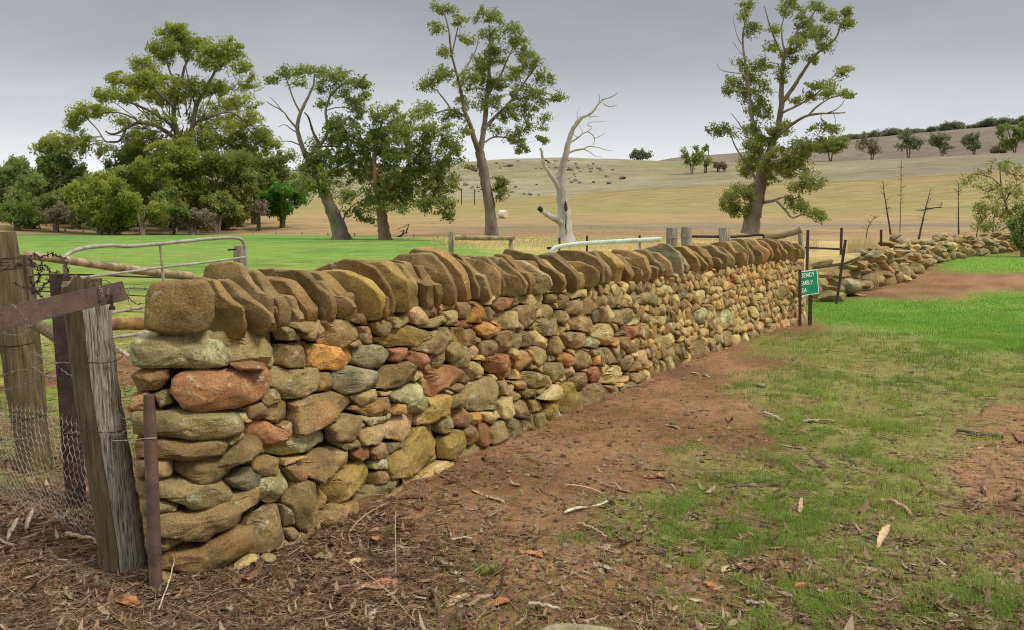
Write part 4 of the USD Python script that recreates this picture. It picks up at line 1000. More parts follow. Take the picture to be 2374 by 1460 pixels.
t.clumps([(1027, 20, 34, 13), (1012, 62, 13, 17, .8), (1064, 50, 15, 22, .8), (1133, 36, 44, 19), (1179, 66, 24, 15), (1082, 88, 21, 16, .8), (1129, 84, 34, 17, .8), (1200, 94, 22, 20), (1162, 117, 36, 20, .9), (1218, 124, 25, 20), (1240, 146, 30, 20),
          (1027, 119, 17, 16, .7), (1138, 140, 40, 18, .8), (1105, 162, 32, 22, .9), (1012, 175, 27, 20), (984, 198, 27, 17), (1040, 167, 20, 15, .6), (1080, 180, 36, 20, .9), (1195, 172, 44, 22, .8), (1262, 178, 22, 26, .9), (1291, 229, 13, 8),
          (1138, 194, 42, 22, .9), (1218, 212, 38, 23, .8), (1253, 230, 21, 24, .8), (1080, 238, 27, 18, .8), (1129, 232, 36, 24, .8), (1039, 268, 30, 17, .9), (1170, 262, 32, 20, .9), (1212, 262, 36, 23, .9), (1257, 284, 15, 20, .7), (1195, 312, 26, 22), (1207, 340, 18, 18),
          (1257, 324, 14, 8, .7), (994, 248, 22, 16, .8), (1075, 300, 26, 18, .6), (1150, 300, 20, 14, .5), (1225, 296, 22, 14, .8), (1100, 205, 26, 16, .7)], dens=1.0, leaf=5.2)
t.clumps([(1165, 440, 19, 30, 1.2), (1160, 415, 12, 9), (1090, 388, 10, 6, .6)], dens=1.1, leaf=5.5, sub=160)
t.done('gum_tree', 'tallest gum left of the dead tree, slender grey trunk forking below an airy crown', 'tree', 'leaf_gum', 'bark_grey')

# leaning gum
t = Tree(792, 556, 2)
t.limb([(792, 556), (782, 520), (765, 480), (750, 445), (738, 420), (722, 385), (708, 355)], 38, 17, sides=12)
t.limb([(708, 358), (694, 320), (689, 295), (697, 262), (710, 235), (724, 205), (730, 175)], 13, 4, dy=1)
t.limb([(712, 365), (740, 340), (760, 300), (755, 260), (765, 225), (800, 195), (835, 190)], 9, 3, dy=-2)
t.limb([(690, 300), (672, 280), (655, 258), (630, 245), (618, 236)], 6, 1.5, dy=-2)
t.limb([(655, 260), (640, 240), (625, 225)], 3, 1, dy=-2, dy0=-2)
t.limb([(692, 310), (675, 300), (660, 290), (645, 296)], 4, 1, dy=2)
t.limb([(715, 370), (690, 335), (665, 328), (640, 330)], 5, 1.5, dy=3)
t.limb([(745, 340), (728, 312), (712, 268), (706, 262)], 9, 3, dy=-3, wob=.1)
t.limb([(697, 262), (680, 230), (668, 195), (660, 175)], 5, 2, dy=-1)
t.limb([(790, 530), (800, 500), (815, 480), (830, 470)], 5, 2, dy=-1)
t.limb([(792, 535), (785, 505), (795, 480)], 4, 2, dy=-1)
t.clumps([(667, 172, 26, 15), (626, 183, 18, 9), (715, 167, 48, 17), (775, 172, 34, 19), (814, 190, 36, 19), (846, 203, 24, 16, .8), (762, 203, 42, 17, .8), (794, 222, 34, 17, .8), (822, 250, 30, 26), (746, 238, 16, 18, .6), (690, 190, 30, 12, .7), (850, 225, 14, 12, .6),
          (800, 300, 50, 36), (760, 350, 56, 40), (735, 420, 46, 42), (790, 400, 40, 40), (720, 380, 34, 34), (775, 285, 24, 24, .8), (700, 415, 22, 26, .8), (820, 350, 40, 34), (795, 455, 32, 22, .8), (838, 500, 18, 18, .9), (860, 500, 12, 20, .7), (815, 490, 18, 10, .6)], dens=.9, leaf=5.6)
t.done('gum_tree', 'leaning gum with thick tilted trunk and bare dead side branches', 'tree', 'leaf_gum', 'bark_grey')

# broad leafy gum between the leaning one and the tall one
t = Tree(893, 557, 3)
t.limb([(893, 557), (888, 520), (884, 490), (882, 465)], 27, 22, sides=12)
t.limb([(882, 470), (870, 420), (868, 370), (880, 310), (890, 265)], 14, 4, dy=1)
t.limb([(884, 468), (910, 430), (945, 390), (975, 350), (990, 310)], 12, 3, dy=-2)
t.limb([(905, 440), (950, 430), (1000, 440), (1030, 480)], 7, 2, dy=-3)
t.limb([(876, 440), (850, 410), (840, 370)], 8, 3, dy=3)
t.limb([(880, 480), (850, 470), (835, 480)], 4, 2, dy=1)
t.limb([(884, 490), (915, 470), (930, 490)], 4, 2, dy=-2)
t.clumps([(888, 258, 40, 22), (905, 300, 50, 34), (955, 290, 46, 34), (985, 262, 28, 22, .8), (1010, 310, 44, 32), (1050, 335, 34, 26, .8), (880, 350, 56, 38), (940, 350, 54, 40), (1000, 370, 46, 34), (900, 410, 62, 42), (960, 410, 52, 36), (1024, 400, 40, 30), (1062, 370, 22, 18, .6), (935, 455, 56, 34), (870, 455, 48, 32),
          (1010, 450, 42, 34), (1035, 480, 24, 24), (1044, 506, 10, 12, .8), (985, 475, 26, 18), (860, 330, 40, 34), (845, 400, 34, 30), (915, 480, 32, 14, .8), (1046, 430, 20, 22, .8)], dens=1.0, leaf=5.6)
t.done('gum_tree', 'broad leafy gum with short reddish trunk between the leaning gum and the tallest gum', 'tree', 'leaf_gum', 'bark_red')

# large spreading gum at the left
t = Tree(432, 531, 4, r=128)
t.limb([(432, 533), (436, 480), (438, 420), (436, 370), (428, 335)], 30, 24, sides=12)
t.limb([(428, 340), (408, 300), (402, 262), (412, 220), (425, 170), (440, 120)], 15, 4, dy=1)
t.limb([(432, 345), (445, 300), (455, 250), (478, 205), (500, 160), (515, 120)], 13, 4, dy=-2)
t.limb([(425, 335), (390, 310), (355, 290), (320, 285), (290, 300), (262, 312), (245, 305)], 12, 4, dy=4)
t.limb([(290, 300), (270, 330), (250, 330), (225, 300), (200, 275)], 6, 2.5, dy=5, dy0=3)
t.limb([(405, 300), (370, 270), (330, 250), (290, 235), (250, 225)], 9, 3, dy=-4)
t.limb([(410, 255), (370, 220), (340, 190), (300, 190)], 7, 2.5, dy=-5)
t.limb([(412, 220), (395, 170), (385, 130), (395, 80)], 6, 2, dy=-1)
t.limb([(448, 290), (490, 270), (530, 260), (565, 280), (600, 305)], 9, 3, dy=4)
t.limb([(470, 215), (510, 215), (550, 195)], 6, 2, dy=5)
t.limb([(455, 250), (440, 200), (430, 150)], 6, 2, dy=-4)
t.limb([(330, 290), (300, 270), (270, 262), (235, 262)], 5, 2, dy=6, dy0=3)
t.limb([(400, 300), (380, 320), (350, 318)], 5, 2, dy=-5)
for k in range(34):       # fine bare branchwork under the canopy
    r = t.rng; a = r.uniform(220, 540); b = r.uniform(170, 320)
    c = (430 + (a - 430) * .55, 330 + (b - 330) * .45)
    t.limb([c, ((a + c[0]) / 2 + r.normal(0, 9), (b + c[1]) / 2 + r.normal(0, 9)), (a, b)], 3.2, 1, dy=r.normal(0, 5), sides=5, wob=.5)
t.clumps([(397, 72, 42, 18), (377, 104, 38, 22), (442, 112, 54, 24), (420, 88, 40, 20), (512, 112, 48, 28), (540, 128, 26, 18), (490, 142, 52, 22, .9), (318, 140, 32, 14, .8), (345, 160, 36, 18), (375, 135, 36, 20), (556, 165, 32, 22, .7), (262, 182, 24, 13), (298, 196, 54, 18), (345, 188, 46, 20), (400, 190, 50, 18, .7),
          (578, 190, 28, 18, .6), (540, 205, 36, 18, .5), (238, 218, 36, 17), (290, 225, 42, 18), (357, 216, 66, 22), (437, 207, 54, 22), (496, 200, 42, 20, .8), (516, 244, 50, 18, .8), (400, 236, 54, 16, .7), (190, 258, 42, 22), (230, 262, 38, 18, .9), (160, 285, 18, 20), (180, 275, 20, 16), (570, 282, 50, 24), (500, 294, 50, 20, .8), (596, 312, 38, 22), (634, 330, 27, 17),
          (140, 330, 46, 27), (110, 346, 36, 22), (175, 345, 42, 26, .8), (205, 320, 26, 20, .5), (310, 318, 30, 15), (357, 326, 56, 22), (457, 322, 56, 22), (540, 325, 50, 22), (560, 235, 46, 22, .8), (300, 290, 50, 22, .5), (360, 275, 50, 20, .4), (470, 270, 50, 20, .5), (240, 345, 34, 16, .6), (420, 345, 50, 20), (500, 345, 50, 22), (590, 345, 44, 20)], dens=1.25, leaf=5.4)
t.done('gum_tree', 'large spreading gum at the left, layered crown over dark bare branchwork', 'tree', 'leaf_yellow', 'bark_grey')

# the thicket beneath it
def mass(seed, px, py, r, ell, n, leafm, name, label, cat, size=(.3, .45), stems=3, dens=1.0, leaf=5.8, group=None, bark='bark_grey', flat=.75, sub=330, wid=7):
    t = Tree(px, py, seed, r=r)
    cx, cy, rx, ry = ell
    for k in range(stems):
        a = (k + .5) / stems * 2 - 1
        t.limb([(px + a * 4, t.p0[1] + 3), (px + a * rx * .18, (t.p0[1] + cy) / 2), (cx + a * rx * .5, cy), (cx + a * rx * .7, cy - ry * .55)], wid, 2, dy=t.rng.normal(0, 2), sides=6)
    t.clumps(random_clumps(seed, cx, cy, rx, ry, n, size, flat), dens=dens, leaf=leaf, sub=sub)
    return t.done(name, label, cat, leafm, bark, group)
mass(11, 40, 520, 150, (20, 448, 100, 88), 34, 'leaf_dark', 'thicket_tree', 'dark dense tree at the far left edge of the thicket', 'tree')
mass(12, 120, 520, 142, (128, 440, 88, 88), 34, 'leaf_dark', 'thicket_tree', 'dull green tree left of the yellowish bush in the thicket', 'tree')
mass(13, 232, 525, 118, (232, 468, 84, 66), 34, 'leaf_yellow', 'tall_bush', 'yellowish green rounded bush before the dark trees at the left', 'bush', dens=1.1)
mass(14, 330, 520, 140, (320, 415, 90, 88), 34, 'leaf_dark', 'thicket_tree', 'shaded tree right behind the yellowish rounded bush', 'tree')
mass(15, 405, 525, 122, (400, 405, 92, 85), 36, 'leaf_yellow', 'thicket_tree', 'bright olive tree standing before the trunk of the spreading gum', 'tree', dens=1.0)
mass(16, 500, 522, 124, (505, 412, 86, 78), 34, 'leaf_gum', 'thicket_tree', 'mid green tree right of the spreading gum trunk', 'tree')
mass(17, 590, 505, 136, (604, 388, 84, 66), 30, 'leaf_gum', 'thicket_tree', 'open tree at the right end of the thicket above the round green bush', 'tree', dens=.9)
mass(18, 330, 532, 113, (335, 495, 52, 36), 12, 'leaf_yellow', 'low_bush', 'low olive bush beneath the spreading gum, nearest the paddock', 'bush')
mass(19, 445, 535, 114, (445, 512, 62, 24), 12, 'leaf_brown', 'low_bush', 'brownish low scrub at the foot of the spreading gum', 'bush', dens=.8)
mass(20, 400, 530, 117, (390, 475, 50, 36), 12, 'leaf_dark', 'low_bush', 'dark bush just left of the spreading gum trunk', 'bush')
mass(21, 505, 530, 118, (510, 478, 56, 36), 14, 'leaf_gum', 'low_bush', 'grey green bush right of the brownish scrub', 'bush', dens=.9)
mass(22, 655, 497, 128, (655, 466, 50, 38), 26, 'leaf_bright', 'round_bush', 'vivid green rounded bush at the right end of the thicket', 'bush', dens=1.2)
mass(23, 40, 522, 128, (48, 495, 62, 30), 12, 'leaf_dark', 'low_bush', 'low dark bush at the left edge of the paddock', 'bush')
mass(24, 130, 522, 124, (126, 497, 46, 24), 10, 'leaf_brown', 'low_bush', 'greyish bush left of the yellowish rounded bush', 'bush', dens=.8)
mass(25, 600, 508, 124, (600, 480, 14, 16), 5, 'leaf_brown', 'low_bush', 'small thin reddish bush left of the vivid green one', 'bush', dens=.6)

for k_, (px_, r_, ell_, lf_, lab_) in enumerate([(75, 132, (75, 470, 56, 62), 'leaf_dark', 'deep green shrub filling the gap left of the greyish bush'), (180, 130, (178, 475, 50, 58), 'leaf_gum', 'shrub half hidden at the left flank of the yellowish bush'), (290, 128, (292, 450, 56, 70), 'leaf_gum', 'upright shrub close at the right flank of the yellowish bush'),
        (365, 134, (362, 455, 56, 76), 'leaf_dark', 'dark shrub behind the low olive bush'), (455, 130, (455, 455, 60, 72), 'leaf_yellow', 'light olive shrub right of the spreading gum trunk'), (555, 132, (556, 440, 56, 72), 'leaf_gum', 'shrub between the mid green tree and the round vivid one'), (505, 128, (512, 505, 60, 28), 'leaf_yellow', 'spreading low olive scrub at the right of the thicket foot'), (262, 116, (268, 512, 60, 22), 'leaf_dark', 'low dark scrub between the yellowish bush and the low olive one')]):
    mass(200 + k_, px_, 528, r_, ell_, 26, lf_, 'thicket_shrub', lab_, 'shrub', dens=1.0)

# dead tree
t = Tree(1313, 562, 6)
t.limb([(1313, 562), (1310, 520), (1306, 480), (1301, 440), (1298, 410)], 36, 21, sides=12, wob=.15)
t.limb([(1298, 414), (1304, 385), (1312, 358), (1318, 330), (1325, 308), (1338, 285), (1350, 272)], 19, 8, dy=-.5)
t.limb([(1350, 272), (1372, 262), (1385, 245), (1398, 232), (1415, 226), (1432, 216)], 7, 1.6, dy=-1.5, dy0=-.5)
t.limb([(1302, 448), (1285, 418), (1268, 394), (1259, 376), (1256, 355), (1252, 343)], 15, 5, dy=-1.2)
t.limb([(1310, 524), (1290, 510), (1270, 500), (1253, 486)], 17, 10, dy=-1.5, wob=.1)
t.limb([(1316, 356), (1335, 349), (1352, 346), (1366, 340), (1385, 342), (1400, 347), (1420, 351)], 6, 1.2, dy=1)
t.limb([(1352, 346), (1365, 352), (1380, 362), (1395, 364)], 3, 1, dy=1.5, dy0=1)
t.limb([(1324, 330), (1340, 320), (1352, 310), (1362, 306), (1372, 296), (1362, 290), (1368, 284), (1395, 283), (1403, 281)], 4, 1, dy=2)
t.limb([(1362, 306), (1378, 322), (1376, 338)], 3, 1.2, dy=1.5)
t.limb([(1376, 322), (1388, 318), (1402, 310)], 2.5, 1, dy=1.6, dy0=1.4)
t.limb([(1385, 245), (1390, 230), (1386, 215)], 2.5, .8, dy=-1)
t.limb([(1398, 240), (1418, 248), (1430, 243)], 3, 1, dy=-1.2)
t.limb([(1342, 282), (1338, 262), (1345, 250)], 2.2, .8, dy=.5)
t.limb([(1340, 320), (1330, 312), (1325, 300)], 2, .8, dy=1)
t.limb([(1352, 310), (1345, 296), (1340, 290)], 2, .8, dy=1)
t.limb([(1366, 272), (1390, 270)], 2.5, .8, dy=-.6, n=5)
t.limb([(1258, 380), (1264, 372), (1272, 378)], 5, 3, dy=-1.4, into=t.dead, wob=.1)
for (A, B, w0, w1) in (((1312, 492), (1311, 480), 3, 10), ((1311, 480), (1310, 466), 10, 2), ((1312, 548), (1311, 524), 1, 3.5), ((1311, 524), (1312, 494), 3.5, 2)):
    t.limb([A, ((A[0] + B[0]) / 2 + .8, (A[1] + B[1]) / 2), B], w0, w1, dy=-.86, dy0=-.86, into=t.dead, wob=.12)
t.limb([(1256, 489), (1249, 483)], 12, 11, dy=-1.6, dy0=-1.5, into=t.dead, wob=.05, n=3)
t.done('dead_tree', 'bare grey dead tree with snapped limbs in front of the rocky hill', 'tree', None, 'bark_dead')

# ragged tall gum at the right
t = Tree(1738, 543, 7)
t.limb([(1738, 543), (1746, 500), (1756, 460), (1765, 420), (1775, 370)], 42, 24, sides=12)
t.limb([(1775, 372), (1792, 330), (1806, 285), (1812, 240), (1812, 190), (1817, 140)], 17, 9, dy=1)
t.limb([(1812, 240), (1838, 205), (1862, 168), (1885, 135), (1915, 108), (1938, 88), (1950, 60), (1966, 30)], 11, 2, dy=-2)
t.limb([(1817, 140), (1836, 100), (1850, 70), (1880, 40), (1898, 8)], 7, 2, dy=2)
t.limb([(1820, 120), (1812, 70), (1822, 30), (1835, 5)], 5, 1.5, dy=1)
t.limb([(1817, 140), (1800, 100), (1788, 70), (1776, 30), (1772, 15)], 6, 1.5, dy=-2)
t.limb([(1770, 380), (1755, 320), (1742, 270), (1736, 210), (1728, 150), (1722, 95), (1730, 40), (1736, 8)], 14, 2, dy=3)
t.limb([(1724, 110), (1708, 80), (1700, 40)], 3, 1, dy=3)
t.limb([(1740, 200), (1720, 172), (1690, 168), (1668, 160), (1662, 148)], 4, 1, dy=2)
t.limb([(1740, 150), (1715, 120), (1698, 98)], 3, 1, dy=3)
t.limb([(1798, 320), (1835, 290), (1870, 270), (1905, 264), (1960, 263)], 9, 2.5, dy=-3)
t.limb([(1875, 268), (1905, 240), (1935, 225), (1962, 222)], 5, 2, dy=-3, dy0=-2)
t.limb([(1812, 262), (1850, 245), (1890, 220), (1920, 190), (1945, 165)], 6, 2, dy=2)
t.limb([(1920, 262), (1945, 250), (1958, 232)], 3, 1.2, dy=-3, dy0=-3)
t.limb([(1764, 470), (1795, 466), (1815, 458), (1838, 462), (1852, 455)], 8, 3, dy=-3)
t.limb([(1800, 466), (1822, 490), (1838, 506), (1862, 498), (1890, 515)], 6, 2, dy=-4, dy0=-2)
t.limb([(1760, 430), (1730, 380), (1700, 330), (1690, 300)], 8, 2, dy=4)
t.limb([(1740, 330), (1715, 290), (1695, 262)], 4, 1.2, dy=2)
t.limb([(1770, 400), (1810, 380), (1850, 340)], 8, 3, dy=-2)
t.clumps([(1734, 14, 12, 10, .7), (1730, 38, 10, 20, .7), (1745, 74, 22, 22, .7), (1834, 10, 17, 12), (1820, 27, 12, 14, .6), (1895, 14, 20, 18), (1857, 44, 19, 24, .8), (1880, 60, 16, 16, .8), (1930, 43, 17, 17), (1964, 28, 10, 12, .8), (1966, 54, 13, 10), (1868, 78, 34, 18, .9), (1895, 80, 24, 18, .9), (1845, 100, 24, 19, .9), (1906, 101, 22, 18, .8), (1799, 74, 13, 15, .5), (1784, 108, 24, 16, .7),
          (1765, 147, 28, 20, .8), (1830, 131, 24, 20), (1876, 134, 18, 18, .7), (1749, 180, 30, 18), (1709, 192, 19, 13), (1690, 211, 10, 8, .8), (1730, 226, 23, 21), (1765, 215, 19, 30, .9), (1814, 170, 20, 22, .7), (1745, 262, 20, 20), (1949, 166, 17, 14), (1905, 199, 30, 15), (1964, 219, 22, 10), (1926, 217, 28, 13, .8), (1876, 230, 16, 13, .7), (1837, 234, 16, 8, .6), (1720, 150, 14, 14, .5),
          (1653, 300, 20, 17, .7), (1684, 304, 28, 17, .8), (1725, 296, 26, 16, .6), (1807, 300, 38, 20, .9), (1775, 262, 20, 22, .8), (1903, 296, 26, 13, .7), (1933, 304, 18, 12, .7), (1761, 334, 38, 21), (1738, 383, 34, 33), (1770, 414, 30, 26), (1845, 350, 46, 26, .9), (1880, 335, 40, 22, .8), (1845, 388, 44, 28), (1800, 380, 40, 28), (1885, 416, 32, 22, .9), (1850, 430, 30, 16, .8),
          (1692, 470, 25, 26), (1722, 450, 28, 27), (1745, 492, 25, 17), (1710, 490, 18, 16, .9), (1837, 470, 22, 13, .8), (1883, 490, 28, 14, .8), (1862, 478, 18, 12, .7), (1905, 500, 14, 12, .6), (1740, 345, 26, 20), (1755, 300, 20, 18)], dens=1.15, leaf=5.2)
t.done('gum_tree', 'ragged tall gum right of the dead tree, top cut by the frame, leafy lower trunk', 'tree', 'leaf_gum', 'bark_grey')

# trees on the slopes
def hill_tree(seed, px, r, w, h, n, leafm, name, label, cat='tree', bush=False, dens=.9, group=None, leaf=4.2):
    b = at_r(px, r); p = pix(b)
    return mass(seed, px, p[1], r, (px, p[1] - h * (.5 if bush else .62), w / 2, h * (.5 if bush else .42)), n, leafm, name, label, cat, stems=2, dens=dens, leaf=leaf, sub=90, wid=3, group=group, bark='bark_grey', size=(.34, .5))
hill_tree(31, 1487, 425, 48, 26, 9, 'leaf_far', 'hill_bush', 'lone rounded tree on the skyline right of the dead tree', bush=True)
hill_tree(32, 1604, 330, 62, 66, 9, 'leaf_gum', 'hill_tree', 'flat topped tree on the slope left of the ragged gum', dens=.7)
hill_tree(33, 1636, 335, 44, 62, 7, 'leaf_gum', 'hill_tree', 'thin tree close left of the ragged gum, farther up the slope', dens=.7)
hill_tree(34, 1665, 340, 34, 22, 5, 'leaf_brown', 'hill_bush', 'small brownish bush below the thin tree on the slope', bush=True)
hill_tree(35, 1925, 400, 110, 60, 14, 'leaf_gum', 'hill_tree', 'broad green tree just right of the ragged gum on the hill')
hill_tree(36, 2022, 420, 76, 62, 9, 'leaf_brown', 'hill_tree', 'sparse brownish tree, leftmost of the row on the brown hill', dens=.6)
hill_tree(37, 2106, 425, 74, 68, 12, 'leaf_far', 'hill_tree', 'grey green tree second in the row on the brown hill')
hill_tree(38, 2184, 425, 72, 56, 12, 'leaf_far', 'hill_tree', 'rounded grey tree in the middle of the row on the brown hill')
hill_tree(39, 2258, 425, 62, 52, 10, 'leaf_far', 'hill_tree', 'small grey tree at the right of the row on the brown hill')
hill_tree(40, 2312, 425, 46, 18, 5, 'leaf_brown', 'hill_bush', 'low scrub beside the large tree on the brown hill', bush=True)
hill_tree(41, 2352, 425, 92, 82, 14, 'leaf_dark', 'hill_tree', 'large dark tree cut by the right edge on the brown hill', bush=True)
rr = np.random.default_rng(77); protos = []
i = 0; pxs = 1945.0
while pxs < 2420:
    w = rr.uniform(20, 34)
    b = at_r(pxs, 800)
    lab = 'dark trees in an unbroken line along the far ridge'
    if i < 4:
        protos.append(hill_tree(60 + i, pxs, 800, w * 1.25, rr.uniform(9, 15), 6, 'leaf_far', 'ridge_tree', lab, bush=True, group='trees along the far ridge', leaf=3.4, dens=1.1))
    else:
        s_ = float(rr.uniform(.75, 1.3)); copy_of(protos[i % 4], 'ridge_tree', b, rr.uniform(0, 360), s_, lab, 'tree', 'trees along the far ridge')
    pxs += w * .62; i += 1

# slender sapling and dark bush at the right edge
t = Tree(2330, 575, 8, r=52)
t.limb([(2342, 585), (2345, 520), (2330, 470), (2320, 420), (2318, 380)], 5, 2, dy=.3, sides=6)
t.limb([(2262, 580), (2265, 540), (2280, 480)], 3.5, 1.5, dy=-1, sides=5)
t.limb([(2300, 580), (2303, 520), (2315, 460)], 3.5, 1.5, dy=1, sides=5)
t.limb([(2325, 440), (2290, 410), (2260, 405)], 3, 1.2, dy=.6, sides=5)
t.limb([(2330, 470), (2360, 430), (2380, 420)], 3, 1.2, dy=-.6, sides=5)
t.clumps([(2246, 415, 24, 20, .45), (2280, 400, 26, 16, .4), (2318, 380, 26, 16, .5), (2350, 400, 30, 24, .5), (2290, 440, 30, 22, .5), (2340, 445, 40, 24, .6), (2290, 480, 30, 26, .6), (2325, 490, 36, 28, .7), (2275, 520, 26, 26, .5), (2310, 535, 34, 26, .5), (2370, 470, 26, 36, .6), (2268, 490, 16, 18, .5)], dens=.62, leaf=5.0, sub=200)
t.done('sapling_clump', 'wispy pale green saplings standing over the far end of the tumbled wall', 'tree', 'leaf_gum', 'twig')
t = Tree(2372, 590, 9, r=44)
t.limb([(2372, 596), (2368, 560), (2372, 510)], 8, 3, sides=6)
t.clumps(random_clumps(9, 2376, 535, 36, 52, 16), dens=1.2, leaf=6)
t.done('edge_bush', 'dark green bush cut by the right edge of the photo', 'bush', 'leaf_dark', 'bark_grey')
for i, (pts, w, lab) in enumerate([([(2065, 545), (2058, 500), (2050, 450), (2047, 420)], 5, 'dark bare stalk leaning left behind the tumbled wall'), ([(2130, 556), (2141, 505), (2152, 460), (2157, 440)], 5.5, 'dark bare stalk leaning right behind the tumbled wall'),
                                   ([(2223, 556), (2222, 500), (2222, 450), (2221, 425)], 4, 'straight bare stalk left of the wispy saplings'), ([(2086, 548), (2088, 480), (2089, 420), (2089, 372)], 2, 'thin pale stalk standing between the two leaning ones'),
                                   ([(2008, 556), (2016, 520), (2030, 505)], 2.5, 'short crooked dead stalk in the tall straw')]):
    t = Tree(pts[0][0], pts[0][1], 90 + i, r=42)
    t.limb(pts, w, 1.2, sides=6, wob=.3)
    r = t.rng
    for k in range(14):
        q = spline(np.array(pts, float), 20)[r.integers(7, 20)]
        a = r.choice([-1, 1]) * r.uniform(4, 11)
        t.limb([tuple(q), (q[0] + a * .6, q[1] - 3), (q[0] + a, q[1] - r.uniform(4, 9))], 1.1, .6, dy=r.normal(0, .2), sides=4, n=4, wob=.1)
    t.done('bare_stalk', lab, 'dead stem', None, 'twig_pale')

# ---------------------------------------------------------------- posts, rails, gates, wire
def foot(p):   # drop a point to the relief
    p = np.array(p, float); p[2] = ground(p[0], p[1]); return p
def pts_at(tab):
    return np.array([at(a, b, Y) for a, b, Y in tab])
def round_post(px0, py0, px1, Y, w, seed, n=9, sides=16, sink=.06, noise=.03, taper=.94, Yt=None):
    """post from its foot (px0, on the ground at Y) to its top (px1, py1 = py0)"""
    b = at(px0, 900, Y); b = foot([b[0], Y, 0]); top = at(px1, py0, Yt or Y)
    b[2] -= sink
    q = np.linspace(0, 1, n)[:, None]; P = b * (1 - q) + top * q
    P[1:-1] += np.random.default_rng(seed).normal(0, w * .012, (n - 2, 3))
    return tube(P, w / 2 * np.linspace(1.03, taper, n), sides, noise=noise, seed=seed), P
def box_bar(P0, P1, w, h, up=(0, 0, 1), bevel=.12):
    P0, P1 = np.array(P0, float), np.array(P1, float); t = P1 - P0; L = np.linalg.norm(t); t /= L
    x = np.cross(t, up); x /= np.linalg.norm(x); y = np.cross(x, t)
    b = bevel * min(w, h)
    sec = np.array([(-w / 2 + b, -h / 2), (w / 2 - b, -h / 2), (w / 2, -h / 2 + b), (w / 2, h / 2 - b), (w / 2 - b, h / 2), (-w / 2 + b, h / 2), (-w / 2, h / 2 - b), (-w / 2, -h / 2 + b)])
    v = np.vstack([P0 + sec[:, :1] * x + sec[:, 1:] * y, P1 + sec[:, :1] * x + sec[:, 1:] * y, P0[None], P1[None]])
    f = []
    for j in range(8):
        k = (j + 1) % 8; f += [(j, k, 8 + k), (j, 8 + k, 8 + j), (16, k, j), (17, 8 + j, 8 + k)]
    return v, np.array(f)

# weathered split post in front of the wall's end
bx = foot(at(292, 1336, 3.70)); x = xform('split_post', bx, 'grey split timber post, brown half and bleached half, beside the wall end', 'fence post')
tp = at(196, 652, 3.70)
for part, mat, a0, a1, sh in (('brown_half', 'wood_brown', .44 * math.pi, 1.62 * math.pi, 0), ('bleached_half', 'wood_pale', -.36 * math.pi, .425 * math.pi, -.10)):
    n = 26; vs = []; k = 14
    r_ = np.random.default_rng(8 if sh else 9)
    prof = r_.normal(0, .035, k)
    for i in range(n):
        t_ = i / (n - 1); c = bx * (1 - t_) + (tp + [0, 0, sh * .9]) * t_ + np.array([math.sin(t_ * 7) * .006, 0, 0]) - np.array([0, 0, .08 * (1 - t_)])
        a = np.linspace(a0, a1, k - 1)
        rr_ = .097 * (1.0 + .10 * (1 - t_) ** 3) * (1 + prof[:k - 1] + r_.normal(0, .022, k - 1))
        ring = np.c_[np.cos(a) * rr_, -np.sin(a) * rr_ * .9, np.zeros(k - 1)]
        ring = np.vstack([ring, [[.012 * (1 if sh else -1), 0, 0]]])
        if i == n - 1: ring[:, 2] += r_.normal(0, .022, k)
        vs.append(c + ring)
    v = np.vstack(vs + [vs[0].mean(0)[None], vs[-1].mean(0)[None]]); f = []
    for i in range(n - 1):
        for j in range(k):
            a, b = i * k + j, i * k + (j + 1) % k; f += [(a, a + k, b + k), (a, b + k, b)]
    for j in range(k): f += [(n * k, j, (j + 1) % k), (n * k + 1, (n - 1) * k + (j + 1) % k, (n - 1) * k + j)]
    obj(part, (v, np.array(f)), M[mat], x, smooth=35)
for y_ in (828, 986):
    c = at(250 if y_ < 900 else 268, y_, 3.70); c2 = bx * ((tp[2] - c[2]) / (tp[2] - bx[2])) + tp * (1 - (tp[2] - c[2]) / (tp[2] - bx[2]))
    a = np.linspace(0, 2 * math.pi, 22); P = c2 + np.c_[np.cos(a) * .118, np.sin(a) * .106, .01 * np.sin(a * 2)]
    obj('wire_tie', tube(P, .0022, 4, cap=False), M['wire_dark'], x)

(m_, P_) = round_post(76, 541, -4, 5.25, .205, 3, sides=20, noise=.02)
x = xform('round_post', foot(P_[0]), 'thick round olive-brown post at the left edge of the photo', 'fence post'); obj('post', m_, M['wood_brown'], x, smooth=40)
for y_ in (590, 612, 775, 935):
    c = P_[0] + (P_[-1] - P_[0]) * ((1080 - y_) / 540.); a = np.linspace(0, 2 * math.pi, 22)
    obj('wire_tie', tube(c + np.c_[np.cos(a) * .108, np.sin(a) * .108, .012 * np.sin(a)], .0025, 4, cap=False), M['wire_dark'], x)
(m_, P_) = round_post(92, 592, 60, 6.9, .10, 4, sides=12)
x = xform('thin_post', foot(P_[0]), 'thinner brown post close behind the thick round one', 'fence post'); obj('post', m_, M['wood_brown'], x, smooth=40)
obj('brace', tube(pts_at([(70, 742, 6.6), (120, 772, 6.1), (166, 806, 5.6)]), .045, 10, noise=.04), M['wood_brown'], x, smooth=40)
b0 = foot(at(172, 1190, 4.47)); b1 = at(131, 637, 4.47)
x = xform('steel_post', b0, 'dark rusted angle steel post between the round post and the split post', 'fence post')
obj('post', MB().add(*box_bar(b0 - [0, 0, .05], b1, .078, .014, up=(0, -1, .1))).add(*box_bar(b0 - [-.034, -.035, .05], b1 + [.034, .035, 0], .012, .068, up=(0, -1, .1))).out(), M['rust_dark'], x)
b0 = foot(at(362, 1372, 3.48)); b1 = at(345, 914, 3.48)
x = xform('steel_stake', b0, 'short rusty steel stake standing against the wall end', 'stake')
q = np.linspace(0, 1, 8)[:, None]
